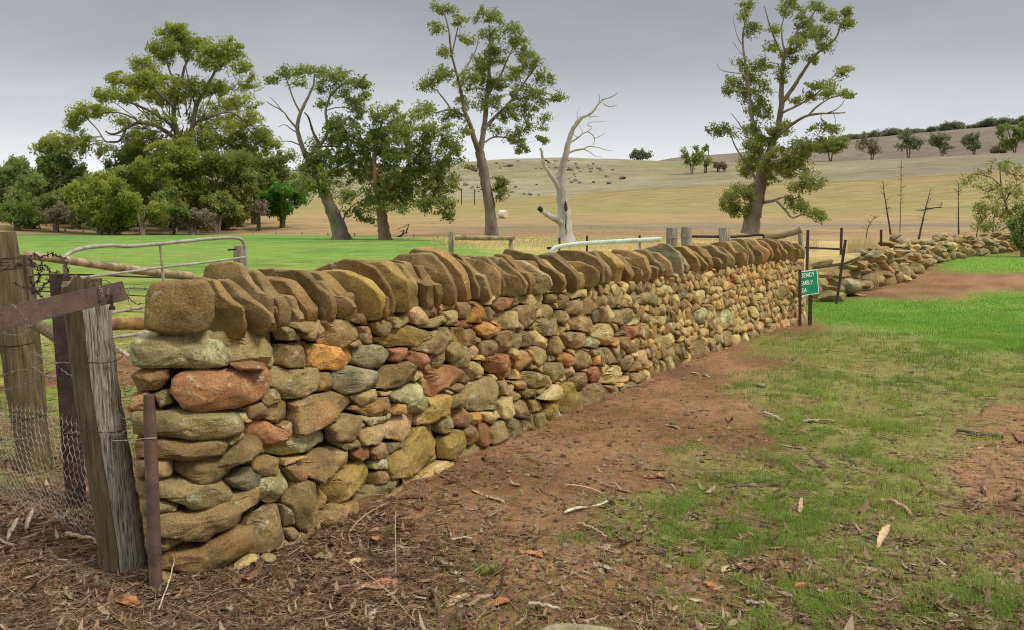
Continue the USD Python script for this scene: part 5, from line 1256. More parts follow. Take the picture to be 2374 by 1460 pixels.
obj('stake', tube((b0 - [0, 0, .06]) * (1 - q) + b1 * q, [.028] * 6 + [.027, .022], 12, noise=.02), M['rust'], x, smooth=40)
a = np.linspace(0, 1, 8)
obj('wire_tie', tube(pts_at([(262, 1020, 3.56), (300, 1019, 3.52), (340, 1015, 3.45), (362, 1014, 3.46)]), .002, 4), M['net'], x)
# rusty angle iron across the posts
L_, R_ = at(-260, 797, 3.02), at(290, 674, 3.46)
x = xform('angle_iron', (L_ + R_) / 2, 'long rusty angle iron lying across the posts at the left', 'iron bar')
d_ = (R_ - L_) / np.linalg.norm(R_ - L_)
upv = np.cross(d_, [0, -1, 0]); upv /= np.linalg.norm(upv)
obj('upright_flange', box_bar(L_, R_, .007, .082, up=upv), M['rust'], x)
obj('flat_flange', box_bar(L_ + [0, .036, -.038], R_ + [-.03, .036, -.038], .066, .007, up=upv), M['rust'], x)
c = at(262, 694, 3.42); obj('bolt', MB().add(*tube([c + [0, -.012, .02], c + [0, -.012, -.03]], .006, 8)).add(*tube([c + [0, -.012, -.03], c + [0, -.012, -.044]], .012, 6)).out(), M['rust_dark'], x)
c = at(250, 676, 3.415); obj('slot', box_bar(c + [0, -.004, -.014], c + [.006, -.004, .012], .012, .003, up=(0, -1, 0)), M['wire'], x)
# wire strands and the barbed tangle
def barbed(pts, seed, barbs=True, r=.0026):
    P = spline(pts_at(pts), 50); rng_ = np.random.default_rng(seed); P += rng_.normal(0, .003, P.shape)
    m = MB().add(*tube(P, r, 5))
    if barbs:
        for i in range(3, 50, 6):
            for _ in range(3):
                dv = rng_.normal(size=3); dv *= .02 / np.linalg.norm(dv); m.add(*tube([P[i] - dv, P[i] + dv], r * .7, 4))
            m.add(*tube([P[i] - (P[i] - P[i - 1]) * .3, P[i] + (P[i] - P[i - 1]) * .3], r * 2.1, 5))
    return m.out()
x = xform('barbed_wire_tangle', foot(at(100, 1100, 4.9)), 'tangled dark barbed wire hanging between the posts at the left', 'barbed wire')
for i, tab in enumerate([[(-20, 606, 5.1), (35, 612, 5.0), (80, 618, 4.9), (120, 632, 4.6), (170, 645, 4.2)], [(-20, 600, 5.1), (30, 618, 5.0), (70, 614, 5.0), (110, 628, 4.8)], [(30, 655, 5.1), (55, 668, 5.0), (85, 676, 4.9), (105, 660, 4.7), (115, 648, 4.5)],
                         [(70, 595, 5.0), (85, 590, 5.0), (96, 612, 5.0), (90, 645, 5.0), (76, 668, 5.0), (84, 690, 5.0)], [(66, 600, 5.1), (78, 612, 5.0), (92, 640, 5.0), (86, 660, 5.0)], [(88, 600, 5.0), (118, 590, 4.9), (145, 600, 4.7), (158, 640, 4.5)], [(98, 690, 5.0), (80, 670, 5.0), (70, 640, 5.0)],
                         [(206, 655, 3.66), (226, 652, 3.62), (250, 654, 3.6), (275, 676, 3.6), (300, 690, 3.6), (336, 706, 3.75)], [(296, 668, 3.6), (298, 695, 3.6), (302, 715, 3.6), (318, 718, 3.7), (336, 712, 3.8)], [(300, 668, 3.62), (320, 670, 3.7), (340, 671, 3.85)], [(230, 664, 3.40), (236, 680, 3.39), (230, 700, 3.40)],
                         [(28, 706, 3.17), (44, 722, 3.17), (62, 742, 3.19), (72, 756, 3.2)]]):
    obj('wire', barbed(tab, 40 + i, barbs=i < 7, r=.0028 if i < 7 else .0017), M['wire_dark'] if i < 8 else M['wire'], x)
x = xform('fence_strands', foot(at(60, 1200, 4.5)), 'slack plain wire strands strung from the round post to the split post', 'fence wire')
for i, tab in enumerate([[(-30, 880, 5.0), (80, 848, 4.6), (165, 838, 4.2), (262, 828, 3.6)], [(-30, 1022, 5.0), (90, 1010, 4.7), (180, 1000, 4.3), (268, 986, 3.6)], [(70, 812, 5.0), (84, 820, 4.9), (120, 840, 4.6), (170, 876, 4.3)], [(0, 770, 4.9), (40, 776, 4.9), (72, 762, 5.0), (70, 700, 5.0)], [(72, 820, 5.0), (76, 850, 5.0), (100, 866, 4.8), (130, 880, 4.5)],
                         [(240, 1000, 3.6), (262, 1010, 3.57), (300, 985, 3.55), (275, 960, 3.57)], [(0, 905, 5.0), (50, 892, 4.9), (92, 870, 4.7)]]):
    obj('strand', barbed(tab, 60 + i, barbs=False, r=.0022), M['wire'], x)
# hexagonal netting
A_, B_ = np.array([-3.05, 4.72]), np.array([-1.70, 3.74])
cw, ch = .052, .048
nx_, nz_ = int(np.linalg.norm(B_ - A_) / cw), 17
E0, E1 = [], []
rn = np.random.default_rng(31)
def nodexy(i, j, o):
    s_ = (i + .5 * (j % 2)) / nx_
    z_ = j * ch * .78 + o * ch * .16
    return s_, z_
def nodep(s_, z_):
    p = A_ + (B_ - A_) * s_
    w_ = (fbm2(s_ * 5, z_ * 5, 1.0, 3, 8) - .5)
    q = np.array([p[0] + w_ * .18 - .05 * math.sin(z_ * 6), p[1] - w_ * .22 - .04, z_ + (fbm2(s_ * 7, z_ * 7, 1.0, 2, 9) - .5) * .07 + (fbm2(s_ * 40, z_ * 40, 1.0, 2, 19) - .5) * .022])
    return q
nodes_ = {}
for j in range(nz_):
    for i in range(nx_ + 1):
        lo = nodep(*nodexy(i, j, -1)); hi = nodep(*nodexy(i, j, 1)); nodes_[i, j] = (lo, hi)
for (i, j), (lo, hi) in nodes_.items():
    if rn.random() < .04: continue
    E0.append(lo); E1.append(hi)
    for di in ((-1, 0) if j % 2 == 0 else (0, 1)):
        k = (i + di, j + 1)
        if k in nodes_ and rn.random() > .05: E0.append(hi); E1.append(nodes_[k][0])
x = xform('wire_netting', foot([A_[0], A_[1], 0]), 'rumpled hexagonal chicken wire along the foot of the posts at the left', 'wire netting')
obj('mesh', tubes_mesh(E0, E1, .0013, .0013, 3), M['net'], x, kind='stuff')
obj('pipe', tube(spline(pts_at([(-60, 1212, 4.42), (20, 1184, 4.6), (60, 1176, 4.7), (90, 1174, 4.8)]), 12), .019, 12), M['poly'], None, smooth=60, label='length of black plastic pipe in the leaf litter at the left edge', category='pipe')

# tubular gate behind the left posts
def yg(px): return 8.4 + (px - 150) / 415. * 3.2
x = xform('tube_gate', foot(at(360, 800, 10.0)), 'pale bent tubular steel gate standing behind the wall end', 'gate')
def gl_(pts, r, name='rail', n=40): obj(name, tube(spline(pts_at([(a, b, yg(a)) for a, b in pts]), n), r, 10), M['pipe'], x, smooth=60)
gl_([(158, 770), (155, 690), (150, 615), (152, 597), (162, 587), (182, 579), (215, 573), (255, 570), (300, 571.5), (360, 567), (420, 561), (480, 555), (530, 552), (552, 553), (562, 559), (567, 572), (569, 600), (571, 668)], .0225, 'frame', 90)
gl_([(160, 650), (220, 641), (300, 631), (372, 621), (460, 611), (568, 597)], .016)
gl_([(156, 742), (255, 727), (340, 712), (460, 694), (570, 680)], .016)
gl_([(158, 792), (262, 781), (340, 769), (460, 742), (571, 720)], .018)
gl_([(371, 567), (374, 600), (379, 652), (384, 740)], .016, 'upright', 12)
(m_, P_) = round_post(556, 570, 554, 11.75, .155, 12, sides=12)
x = xform('gate_post', foot(P_[0]), 'short dark post at the right end of the bent tubular gate', 'gate post'); obj('post', m_, M['wood_grey'], x, smooth=40)
obj('latch_pin', tube(pts_at([(528, 580, 11.55), (548, 579, 11.6)]), .012, 8), M['rust_dark'], x)
obj('log_rail', tube(spline(pts_at([(62, 593, 7.2), (130, 601, 8.0), (250, 618, 9.5), (345, 630, 10.8), (440, 640, 12)]), 24), np.linspace(.037, .055, 24), 12, noise=.05, seed=4), M['log'], None, smooth=45, label='stripped pole rail sloping away behind the bent tubular gate', category='rail')
obj('log_rail', tube(spline(pts_at([(210, 617, 12.5), (330, 634, 12.8), (420, 644, 13), (500, 652, 13.2)]), 20), .032, 10, noise=.06, seed=5), M['wood_brown'], None, smooth=45, label='thinner dark pole crossing under the stripped pole rail', category='rail')
x = xform('yard_fence', foot(at(110, 790, 9.5)), 'dark thin rails of a stockyard fence seen through the gate', 'fence')
for tab, r in (([(66, 638, 8.4), (200, 638, 9), (300, 642, 9.8), (430, 646, 11)], .011), ([(66, 676, 8.4), (180, 679, 9), (330, 687, 10.2), (430, 692, 11)], .007), ([(66, 668, 8.2), (330, 670, 10.2), (430, 672, 11)], .004), ([(260, 723, 9.5), (345, 725, 10.5), (430, 728, 11)], .006), ([(66, 655, 8.4), (330, 660, 10.2)], .003)):
    obj('rail', tube(spline(pts_at(tab), 14), r, 7, noise=.03), M['rust_dark'], x)
obj('fallen_log', tube(spline(pts_at([(215, 752, 11.2), (262, 750, 11.4), (340, 748, 11.8), (450, 744, 12.6)]), 24), .092, 14, noise=.05, seed=6), M['log_orange'], None, smooth=45, label='reddish log lying on the ground behind the gate bars', category='log')
obj('log_branch', tube(spline(pts_at([(270, 806, 8.0), (285, 815, 7.8), (300, 828, 7.6)]), 10), .022, 8, noise=.05, seed=6), M['log'], None, smooth=45, label='short pale branch on the ground between split post and wall', category='branch')

# behind the middle of the wall
x = xform('rail_fence', foot(at(1110, 620, 19)), 'pale log rail carried by two short posts behind the wall', 'rail fence')
obj('post', round_post(1047, 538, 1046, 19.2, .135, 21, sides=10)[0], M['wood_grey'], x, smooth=40)
obj('post', round_post(1186, 556, 1184, 18.6, .10, 22, sides=10)[0], M['wood_grey'], x, smooth=40)
obj('log_rail', tube(spline(pts_at([(1056, 551, 19.1), (1120, 552.5, 18.9), (1192, 553, 18.5)]), 14), np.linspace(.062, .05, 14), 10, noise=.05), M['log'], x, smooth=45)
x = xform('pipe_gate', foot(at(1400, 640, 15.5)), 'long pale painted pipe gate showing above the middle of the wall', 'gate')
obj('top_rail', tube(spline(pts_at([(1276, 640, 16.0), (1276, 590, 16.0), (1282, 579, 16.0), (1294, 573, 16.0), (1312, 569.5, 16), (1400, 562.5, 15.6), (1480, 558, 15.3), (1533, 555.5, 15.1)]), 60), .042, 12), M['pipe_white'], x, smooth=60)
obj('bottom_rail', tube(pts_at([(1276, 640, 16.0), (1400, 645, 15.6), (1533, 650, 15.1)]), .03, 10), M['pipe_white'], x, smooth=60)
obj('upright', tube(pts_at([(1480, 560, 15.3), (1481, 648, 15.3)]), .02, 8), M['pipe_white'], x, smooth=60)
obj('hinge', box_bar(at(1268, 576, 16.02), at(1279, 576, 16.02), .05, .05), M['rust_dark'], x)
for i, (a, y0, w, lab) in enumerate([(1557, 529, .205, 'squat grey post at the end of the pale pipe gate'), (1591, 527, .20, 'squat reddish grey post with a wire round it, right of the gate post'), (1679, 529, .21, 'squat grey post between two dark pipes behind the wall')]):
    (m_, P_) = round_post(a, y0, a, 15.4, w, 31 + i, sides=14, taper=1.0)
    x = xform('squat_post', foot(P_[0]), lab, 'fence post'); obj('post', m_, M['wood_grey'], x, smooth=40)
    if i < 2:
        c = P_[-1] - [0, 0, .17]; a_ = np.linspace(0, 2 * math.pi, 20); obj('wire_tie', tube(c + np.c_[np.cos(a_) * w * .54, np.sin(a_) * w * .54, .02 * np.sin(a_)], .005, 4, cap=False), M['wire'], x)
obj('dark_pipe', tube(pts_at([(1600, 549, 15.4), (1670, 549.5, 15.4)]), .026, 10), M['rust_dark'], None, smooth=60, label='dark pipe joining the two squat posts right of the gate', category='pipe')
obj('dark_pipe', tube(spline(pts_at([(1688, 550, 15.4), (1740, 547, 15.4), (1764, 545, 15.3), (1771, 547, 15.3), (1771, 556, 15.3)]), 20), .026, 10), M['rust_dark'], None, smooth=60, label='dark pipe with bent end beside the thick pale log', category='pipe')
obj('log_rail', tube(spline(pts_at([(1774, 550, 15.2), (1800, 548, 15.1), (1830, 541, 15.0), (1858, 532, 14.9)]), 16), np.r_[np.full(14, .066), .07, .062], 14, noise=.035, seed=3), M['log'], None, smooth=45, label='thick pale log pointing up above the far end of the wall', category='log')
(m_, P_) = round_post(1856, 536, 1855, 15.2, .09, 36, sides=10)
x = xform('log_post', foot(P_[0]), 'slim pale post under the raised end of the thick log', 'fence post'); obj('post', m_, M['wood_grey'], x, smooth=40)

# sign at the far end of the wall
sb = foot(at(1878, 750, 12.75))
x = xform('sign', sb, 'green sign with white lettering on two rusty pickets at the far wall end', 'sign')
pl = foot(at(1855, 751, 12.72)); obj('picket', box_bar(pl - [0, 0, .05], at(1854.5, 626, 12.72), .042, .03, up=(0, -1, 0)), M['rust_dark'], x)
pr = foot(at(1878, 750, 12.85)); obj('picket', box_bar(pr - [0, 0, .05], at(1879.5, 640, 12.90), .055, .03, up=(0, -1, 0)), M['rust_dark'], x)
TL, TR, BR, BL = at(1858.5, 630, 12.76), at(1898, 624.5, 12.80), at(1896.5, 681, 12.80), at(1859.5, 687, 12.76)
ux = (TR - TL) / np.linalg.norm(TR - TL); uz = (TL - BL); uz -= ux * (uz @ ux); hgt = np.linalg.norm(uz); uz /= hgt; un = np.cross(ux, uz); wid = float(np.linalg.norm(TR - TL))
def sgn(a, b, n): return BL + np.multiply.outer(a, ux) + np.multiply.outer(b, uz) + np.multiply.outer(n, un)
def plate(a0, b0, a1, b1, n0, n1):
    c = trimesh.creation.box(extents=(a1 - a0, b1 - b0, n1 - n0)); v = np.array(c.vertices) + [(a0 + a1) / 2, (b0 + b1) / 2, (n0 + n1) / 2]
    return sgn(v[:, 0], v[:, 1], v[:, 2]), np.array(c.faces)
obj('board', plate(0, 0, wid, hgt, -.004, .0), M['sign_white'], x)
obj('green_panel', plate(0, .014, wid - .012, hgt - .012, .0005, .0025), M['sign_green'], x)
for k, (txt, b_, hh, off) in enumerate((('GENCY', .285, .064, -.008), ('EMBLY', .165, .064, -.010), ('EA', .052, .064, -.002))):
    tm = meshkit.text_mesh(txt, hh, .002, bold=True)
    tv = np.array(tm.vertices); sx = (.238, .205)[k] / (tv[:, 0].max()) if k < 2 else .085 / tv[:, 0].max()
    tm = trimesh.Trimesh(tv * [sx, 1, 1] + [off, 0, 0], tm.faces, process=False)
    tm = trimesh.intersections.slice_mesh_plane(tm, (1, 0, 0), (.003, 0, 0), cap=False)
    v = np.array(tm.vertices); obj('lettering', (sgn(v[:, 0], v[:, 1] + b_, v[:, 2] + .003), np.array(tm.faces)), M['sign_white'], x)
# leaning picket frame in the gap, and the wire fences
x = xform('picket_frame', foot(at(1938, 705, 15.9)), 'leaning rusty picket with a level bar across the gap after the wall', 'gate frame')
obj('picket', box_bar(foot(at(1938, 706, 15.9)) - [0, 0, .1], at(1960, 557, 15.9), .045, .045), M['rust_dark'], x)
obj('bar', box_bar(at(1868, 575, 15.2), at(1957, 579, 15.88), .04, .04), M['rust_dark'], x)
obj('stay', box_bar(at(1885, 623, 15.5), at(1946, 615, 15.88), .035, .035), M['rust_dark'], x)
def wire_fence(tab, lab, Yf, wires=(.9, .6), pm='rust_dark', w=.05, group=None):
    P = []
    for a, y0, y1 in tab:
        p = foot(at(a, y1, Yf(a))); P.append((p, at(a, y0, Yf(a))))
    x = xform('wire_fence', P[0][0], lab, 'fence')
    for p, t_ in P: obj('picket', box_bar(p - [0, 0, .15], t_, w, w * .7, up=(0, -1, 0)), M[pm], x)
    for k in wires:
        Q = [p + (t_ - p) * k for p, t_ in P]
        for q0, q1 in zip(Q[:-1], Q[1:]): obj('wire', tube([q0, (q0 + q1) / 2 - [0, 0, .02 * np.linalg.norm(q1 - q0) / 3], q1], .006 if Yf(1000) > 40 else .003, 4), M['wire'], x)
    return x
wire_fence([(1873, 534, 600), (1951, 529, 600), (2043, 533, 592)], 'rusty pickets with sagging wire before the dry straw, right of the wall', lambda a: 19 + (a - 1873) * .025, (.93, .5), w=.06)
wire_fence([(1297, 552, 575), (1361, 547, 575), (1483, 546, 590)], 'three dark pickets rising behind the pale pipe gate', lambda a: 24, (.85, .5), w=.06)
wire_fence([(151, 528, 541), (193, 531, 541), (255, 531, 541), (371, 533, 543), (460, 535, 543), (512, 536, 544), (586, 537, 545), (640, 537, 546), (700, 539, 547), (760, 540, 549), (822, 541, 551), (900, 542, 553), (960, 543, 555), (1015, 545, 557)],
           'long fence of thin pickets along the far edge of the green paddock', lambda a: 110 - max(0, a - 600) * .07, (.85, .5), pm='wood_grey', w=.16)
wire_fence([(1070, 438, 455), (1100, 440, 462), (1140, 440, 458)], 'short far fence at the foot of the rocky hill left of the dead tree', lambda a: 235, (.9,), pm='wood_brown', w=.3)

# round hay bale far off
c = at_r(1166, 150); c = at_r(1166, next(q for q in np.arange(90, 300, 1.) if pix(at_r(1166, q))[1] <= 507.5)); x = xform('hay_bale', c, 'pale round hay bale lying on the dry field behind the tallest gum', 'hay bale')
ax = np.array([.86, -.5, 0]); R = .72
m_ = tube([c + [0, 0, R] + ax * k for k in (-.62, -.58, 0, .58, .62)], [R * .95, R, R * 1.01, R, R * .95], 22, noise=.012); obj('rolled_side', m_, M['hay_wrap'], x, smooth=40)
for s_ in (-1, 1): obj('end_face', tube([c + [0, 0, R] + ax * .60 * s_, c + [0, 0, R] + ax * .64 * s_], [R * .93, R * .88], 22), M['hay'], x)

for i, (a, b, L_, ang, lab) in enumerate([(2155, 489, 62, .25, 'grey fallen branch on the dry field right of the leaning stalks'), (932, 551, 26, .8, 'pale arched dead branch at the paddock edge right of the broad gum')]):
    rr0 = next((q for q in np.arange(60, 300, 1.) if pix(at_r(a, q))[1] <= b), 110.); c = at_r(a, rr0); k = c[1] / F
    q = np.array([[t_ * L_ * k, (t_ * 3.1 % 1) * .8, .18 + math.sin(t_ * 3.1 + .4) * ang * L_ * k * .3] for t_ in np.linspace(-.5, .5, 14)])
    x = xform('fallen_branch', c, lab, 'branch')
    obj('limb', tube(c + q, np.linspace(.22, .07, 14) * (1 if i == 0 else .7), 8, noise=.1, seed=i), M['twig'], x, smooth=50)
    for k_ in (5, 11): obj('side_branch', tube(np.array([c + q[k_], c + q[k_] + [.35, -.3, .22 + .06 * k_], c + q[k_] + [.5 - .12 * k_, -.7, .35]]), [.08, .06, .03], 6), M['twig'], x, smooth=50)

# ---------------------------------------------------------------- tumbled wall, loose stones, hill rocks
def rock(seed, c, size, rot=0.0, tilt=0.0, sub=2, cuts=7, face=None):
    r = np.random.default_rng(seed); s = trimesh.creation.icosphere(subdivisions=sub); v = np.array(s.vertices)
    for _ in range(cuts):
        n = r.normal(size=3); n /= np.linalg.norm(n); d = r.uniform(.42, .76)
        h = v @ n; v = v - np.outer(np.maximum(h - d, 0) * .96, n)
    v = v / np.abs(v).max(0)
    v = v * (1 + (meshkit.fbm(v * 2.3 + seed * 3.1, 3, seed % 91) - .5)[:, None] * .2)
    v = v * np.asarray(size) / 2
    ct, st = math.cos(tilt), math.sin(tilt); v = v @ np.array([[ct, 0, st], [0, 1, 0], [-st, 0, ct]]).T
    cr, sr = math.cos(rot), math.sin(rot); v = v @ np.array([[cr, -sr, 0], [sr, cr, 0], [0, 0, 1]]).T
    return v + c, np.array(s.faces)
rw = xform('tumbled_wall', foot(at(1950, 700, 17)), 'collapsed dry stone wall of flat slabs and rubble right of the sign', 'wall')
r = np.random.default_rng(61)
def yr(px): return float(np.interp(px, [1880, 1960, 2090, 2170, 2250, 2345, 2420], [15.6, 16.8, 21.5, 31, 37, 43, 48]))
SL = [(650, 855, 300, 120, 4), (815, 775, 160, 105, 10), (670, 745, 130, 62, -5), (690, 675, 255, 90, -6), (850, 685, 85, 110, 0), (760, 560, 300, 80, -8), (560, 590, 200, 60, -18), (920, 660, 90, 60, 0), (940, 720, 130, 66, 4), (950, 775, 130, 76, 10), (990, 620, 130, 56, 14), (1040, 730, 80, 46, 0),
      (1190, 712, 130, 95, 28), (1090, 605, 220, 66, 36), (900, 495, 170, 62, 20), (1130, 620, 140, 66, 28), (1040, 482, 200, 46, 3), (1060, 530, 100, 60, 0), (1150, 520, 110, 76, 0), (1150, 432, 200, 54, 6), (1230, 402, 140, 56, 4), (1190, 365, 110, 56, -15), (1320, 520, 140, 90, 0), (1480, 530, 115, 86, 38), (1570, 515, 90, 90, 20), (1360, 440, 100, 50, 0),
      (1200, 570, 100, 60, 0), (1300, 580, 100, 40, 0), (1250, 465, 120, 60, 5), (870, 860, 150, 24, 0), (1100, 690, 70, 40, 10), (780, 620, 160, 40, -4), (600, 690, 120, 60, 0), (620, 800, 160, 60, 0), (1420, 480, 110, 60, 10), (1000, 560, 120, 50, 20), (560, 760, 120, 90, 0), (520, 830, 90, 110, 0), (1380, 570, 90, 40, 0)]
cnt = 0
for i, (a, b, w, h, rot) in enumerate(SL):
    px, py = 1750 + a / 3.651, 450 + b / 3.65; Y = yr(px) + (855 - b) * .004 + (0 if b > 450 else 1.5); k = Y / F
    c = at(px, py, Y); gz = float(ground(c[0], c[1]))
    W, H = w / 3.65 * k * 1.08, h / 3.65 * k * 1.12; c[2] = max(c[2], gz + H * .36)
    obj('stone', rock(900 + i, c, (W, max(.32, W * .7), H), 0, -math.radians(-rot) if True else 0, 3 if w > 100 else 2, 9), M['gGobGtgbGo'[i % 10]], rw, smooth=26); cnt += 1
for i in range(225):
    px = 1990 + 380 * (i / 225) ** .85 + r.normal(0, 6); Y0 = yr(px)
    wdt = r.uniform(-.9, 1.3); Y = Y0 + 1.0 + wdt; k = Y / F
    top = np.interp(px, [1900, 2000, 2100, 2350], [.5, .85, 1.0, .95]) * (1 - (abs(wdt) / 1.6) ** 2)
    p = at(px, 600, Y); gz = float(ground(p[0], p[1])); hh = r.uniform(0, 1) ** .7 * top
    s_ = r.uniform(.20, .46) * (1.15 if px > 2150 else .9)
    obj('stone', rock(1200 + i, (p[0], Y, gz + .06 + hh), (s_ * r.uniform(.9, 1.5), s_, s_ * r.uniform(.4, .8)), r.uniform(0, 3), r.normal(0, .25), 2 if i < 60 else 1, 7), M['GgbGobgtGb'[i % 10]], rw, smooth=26)
# backing of the pile so that no light shows through it
m = MB()
for i in range(26):
    px = 1915 + i * 18; Y = yr(px) + 1.35; p = at(px, 600, Y); m.add(*rock(1500 + i, (p[0], Y, float(ground(p[0], Y)) + .15), (.8, .8, .55 if px > 1990 else .35), r.uniform(0, 3), 0, 2, 6))
obj('rubble_heart', m.out(), M['g'], rw, kind='stuff', smooth=38)
# rocks of the outcrop on the hill
lab = 'small grey rock of the outcrop scattered over the grassy hill'
spots = []
for (cx, cy, rx, ry_, n) in [(1325, 395, 55, 14, 30), (1375, 392, 34, 12, 18), (1270, 390, 30, 10, 10), (1180, 385, 60, 8, 16), (1095, 438, 26, 9, 16), (1120, 445, 22, 5, 8), (1330, 420, 60, 14, 16), (1200, 430, 60, 14, 10), (1240, 452, 60, 5, 8), (1420, 415, 70, 20, 8), (1295, 374, 30, 4, 8)]:
    for _ in range(int(n * .62)): spots.append((cx + r.normal(0, rx * .55), cy + r.normal(0, ry_ * .55)))
def seen_hill(px, py):
    rs = np.arange(200, 430, 1.5); a = math.atan((px - CX) / F / 1.006); z = ground(rs * math.sin(a), rs * math.cos(a))
    q = pix(np.c_[rs * math.sin(a), rs * math.cos(a), z]); k = np.nonzero(q[:, 1] <= py)[0]
    return rs[k[0]] if len(k) else 425.
for i, (a, b) in enumerate(spots):
    p = at_r(a, seen_hill(a, b)); s_ = float(r.uniform(.5, 1.7) * (1.5 if i % 7 == 0 else 1))
    obj('hill_rock', rock(1700 + i, p + [0, 0, .22 * s_], (1.5 * s_, 1.1 * s_, .85 * s_), r.uniform(0, 3), 0, 2 if s_ > 1.4 else 1, 8), M['rock'], None, smooth=38, label=lab, category='rock', group='outcrop rocks on the hill')

# ---------------------------------------------------------------- ground cover
def in_wall(x, y):
    """True where the wall stands"""
    d = np.stack([x, y], -1) - B0; u = d @ e0; o = d @ n0
    u_ = np.clip(u, 0, UL); base = np.interp(u_, ug, (line - B0) @ n0)
    return (u > -.02) & (u < UL) & (o < base + .01) & (o > base - .62), o - base, u
def blades(P, L, W, seed, lean=.5):
    r = np.random.default_rng(seed); n = len(P)
    a = r.uniform(0, 2 * np.pi, n); d = np.stack([np.cos(a), np.sin(a), np.zeros(n)], -1); s_ = np.stack([-np.sin(a), np.cos(a), np.zeros(n)], -1)
    ln = r.uniform(.15, 1, n) * lean
    mid = P + np.stack([d[:, 0] * ln * L * .3, d[:, 1] * ln * L * .3, L * .55], -1)
    tip = P + np.stack([d[:, 0] * ln * L, d[:, 1] * ln * L, L * (1 - ln * .35)], -1)
    w = (W / 2)[:, None]
    v = np.stack([P - s_ * w, P + s_ * w, mid + s_ * w * .8, mid - s_ * w * .8, tip], 1).reshape(-1, 3)
    o = np.arange(n)[:, None] * 5
    return v, np.vstack([o + [0, 1, 2], o + [0, 2, 3], o + [3, 2, 4]])
def BC(mat, n=None, per=5):
    def go(v):
        q = v[::per]; cl = np.clip((fbm2(q[:, 0], q[:, 1], 1.3, 4, 77) - .5) * 3.2 + .5, 0, 1)
        return piece_cols(mat, len(q), per, 3, cl if per == 5 else None)
    return go
def scatter(seed, n, ymin, ymax, pxr=(-60, 2440), power=1.0):
    """points over the seen ground, even in the photograph"""
    r = np.random.default_rng(seed)
    py = r.uniform(0, 1, n) ** power * (ymax - ymin) + ymin; px = r.uniform(*pxr, n)
    p = on_plane(px, py, 0.0); return p[:, 0], p[:, 1], px, py, r
# patchy lawn, near
x_, y_, px, py, r = scatter(201, 420000, 770, 1540, (1000, 2500))
g_, b_ = yard_masks(x_, y_); iw, of, uu = in_wall(x_, y_)
tuft = smooth01((fbm2(x_, y_, 7, 3, 91) - .43) / .12) * smooth01((fbm2(x_, y_, 1.7, 3, 92) - .33) / .2)
ok = (r.uniform(0, 1, len(x_)) < np.clip(g_ * 1.05 * tuft, 0, 1) * .85 + .03) & ~iw & (of > .25)
x_, y_ = x_[ok], y_[ok]; rng_ = np.random.default_rng(5)
d = np.hypot(x_, y_); L = rng_.uniform(.022, .06, len(x_)) * (1 + .3 * (d > 6)); W = np.maximum(.0022, d * .00046) * rng_.uniform(.7, 1.3, len(x_))
obj('lawn_grass', blades(np.c_[x_, y_, ground(x_, y_) - .004], L, W, 1, 1.1), M['grass'], None, col=BC(M['grass']), kind='stuff', label='thin patchy grass growing through the leaf litter of the yard', category='grass')
# brighter turf beyond the wall's end
x_, y_, px, py, r = scatter(202, 190000, 575, 900, (1820, 2440))
g_, b_ = yard_masks(x_, y_); ok = r.uniform(0, 1, len(x_)) < b_ ** 1.3; x_, y_ = x_[ok], y_[ok]
d = np.hypot(x_, y_); L = np.random.default_rng(3).uniform(.03, .075, len(x_)); W = np.maximum(.003, d * .0003)
obj('green_turf', blades(np.c_[x_, y_, ground(x_, y_) - .004], L * .8, W, 2, 1.3), M['grass_bright'], None, col=BC(M['grass_bright']), kind='stuff', label='bright green turf beyond the end of the wall', category='grass')
# straw behind the gap and along the paddock edge
S = []
for (n, pxa, pxb, Ya, Yb) in ((5200, 1870, 2040, 19, 27), (2600, 1965, 2030, 26, 32), (900, 1880, 1965, 17.6, 19.5)):
    r = np.random.default_rng(int(pxa)); Y = r.uniform(Ya, Yb, n); p = at(r.uniform(pxa, pxb, n), 600, Y); S.append(np.c_[p[:, 0], Y, r.uniform(.35, 1.0, n) * (1.25 if Ya == 26 else .62)])
S = np.vstack(S); 
obj('dry_grass', blades(np.c_[S[:, 0], S[:, 1], ground(S[:, 0], S[:, 1]) - .01], S[:, 2], np.full(len(S), .012), 3, .35), M['straw'], None, col=BC(M['straw']), kind='stuff', label='tall dry straw standing behind the gap beside the tumbled wall', category='grass')
r = np.random.default_rng(44); n = 16000
pp = r.uniform(1000, 1900, n); rr_ = lut(pp, R_PAD) * r.uniform(.62, 1.5, n); a = np.arctan((pp - CX) / F / 1.006); X, Y = rr_ * np.sin(a), rr_ * np.cos(a)
obj('dry_grass', blades(np.c_[X, Y, ground(X, Y) - .01], r.uniform(.08, .24, n), np.full(n, .035), 4, 1.0), M['straw'], None, col=BC(M['straw']), kind='stuff', label='pale dry grass fringe along the far side of the paddock', category='grass')
# leaf litter: small curled leaves everywhere, thick at the lower left
def leaves(x, y, L, W, seed, lift=.006):
    r = np.random.default_rng(seed); n = len(x); a = r.uniform(0, 2 * np.pi, n)
    d = np.stack([np.cos(a), np.sin(a), r.normal(0, .16, n)], -1); s_ = np.stack([-np.sin(a), np.cos(a), r.normal(0, .3, n)], -1)
    c = np.c_[x, y, ground(x, y) + lift + np.abs(r.normal(0, lift, n))]
    l, w = (L / 2)[:, None], (W / 2)[:, None]; up = np.array([0, 0, 1.0]); cu = (r.uniform(-.1, .35, n) * L)[:, None]
    v = np.stack([c - d * l + up * cu, c - d * l * .4 + s_ * w, c + d * l * .45 + s_ * w * .85, c + d * l + up * cu * .8, c + d * l * .45 - s_ * w * .85, c - d * l * .4 - s_ * w], 1).reshape(-1, 3)
    o = np.arange(n)[:, None] * 6
    return v, np.vstack([o + [0, 1, 5], o + [1, 2, 4], o + [1, 4, 5], o + [2, 3, 4]])
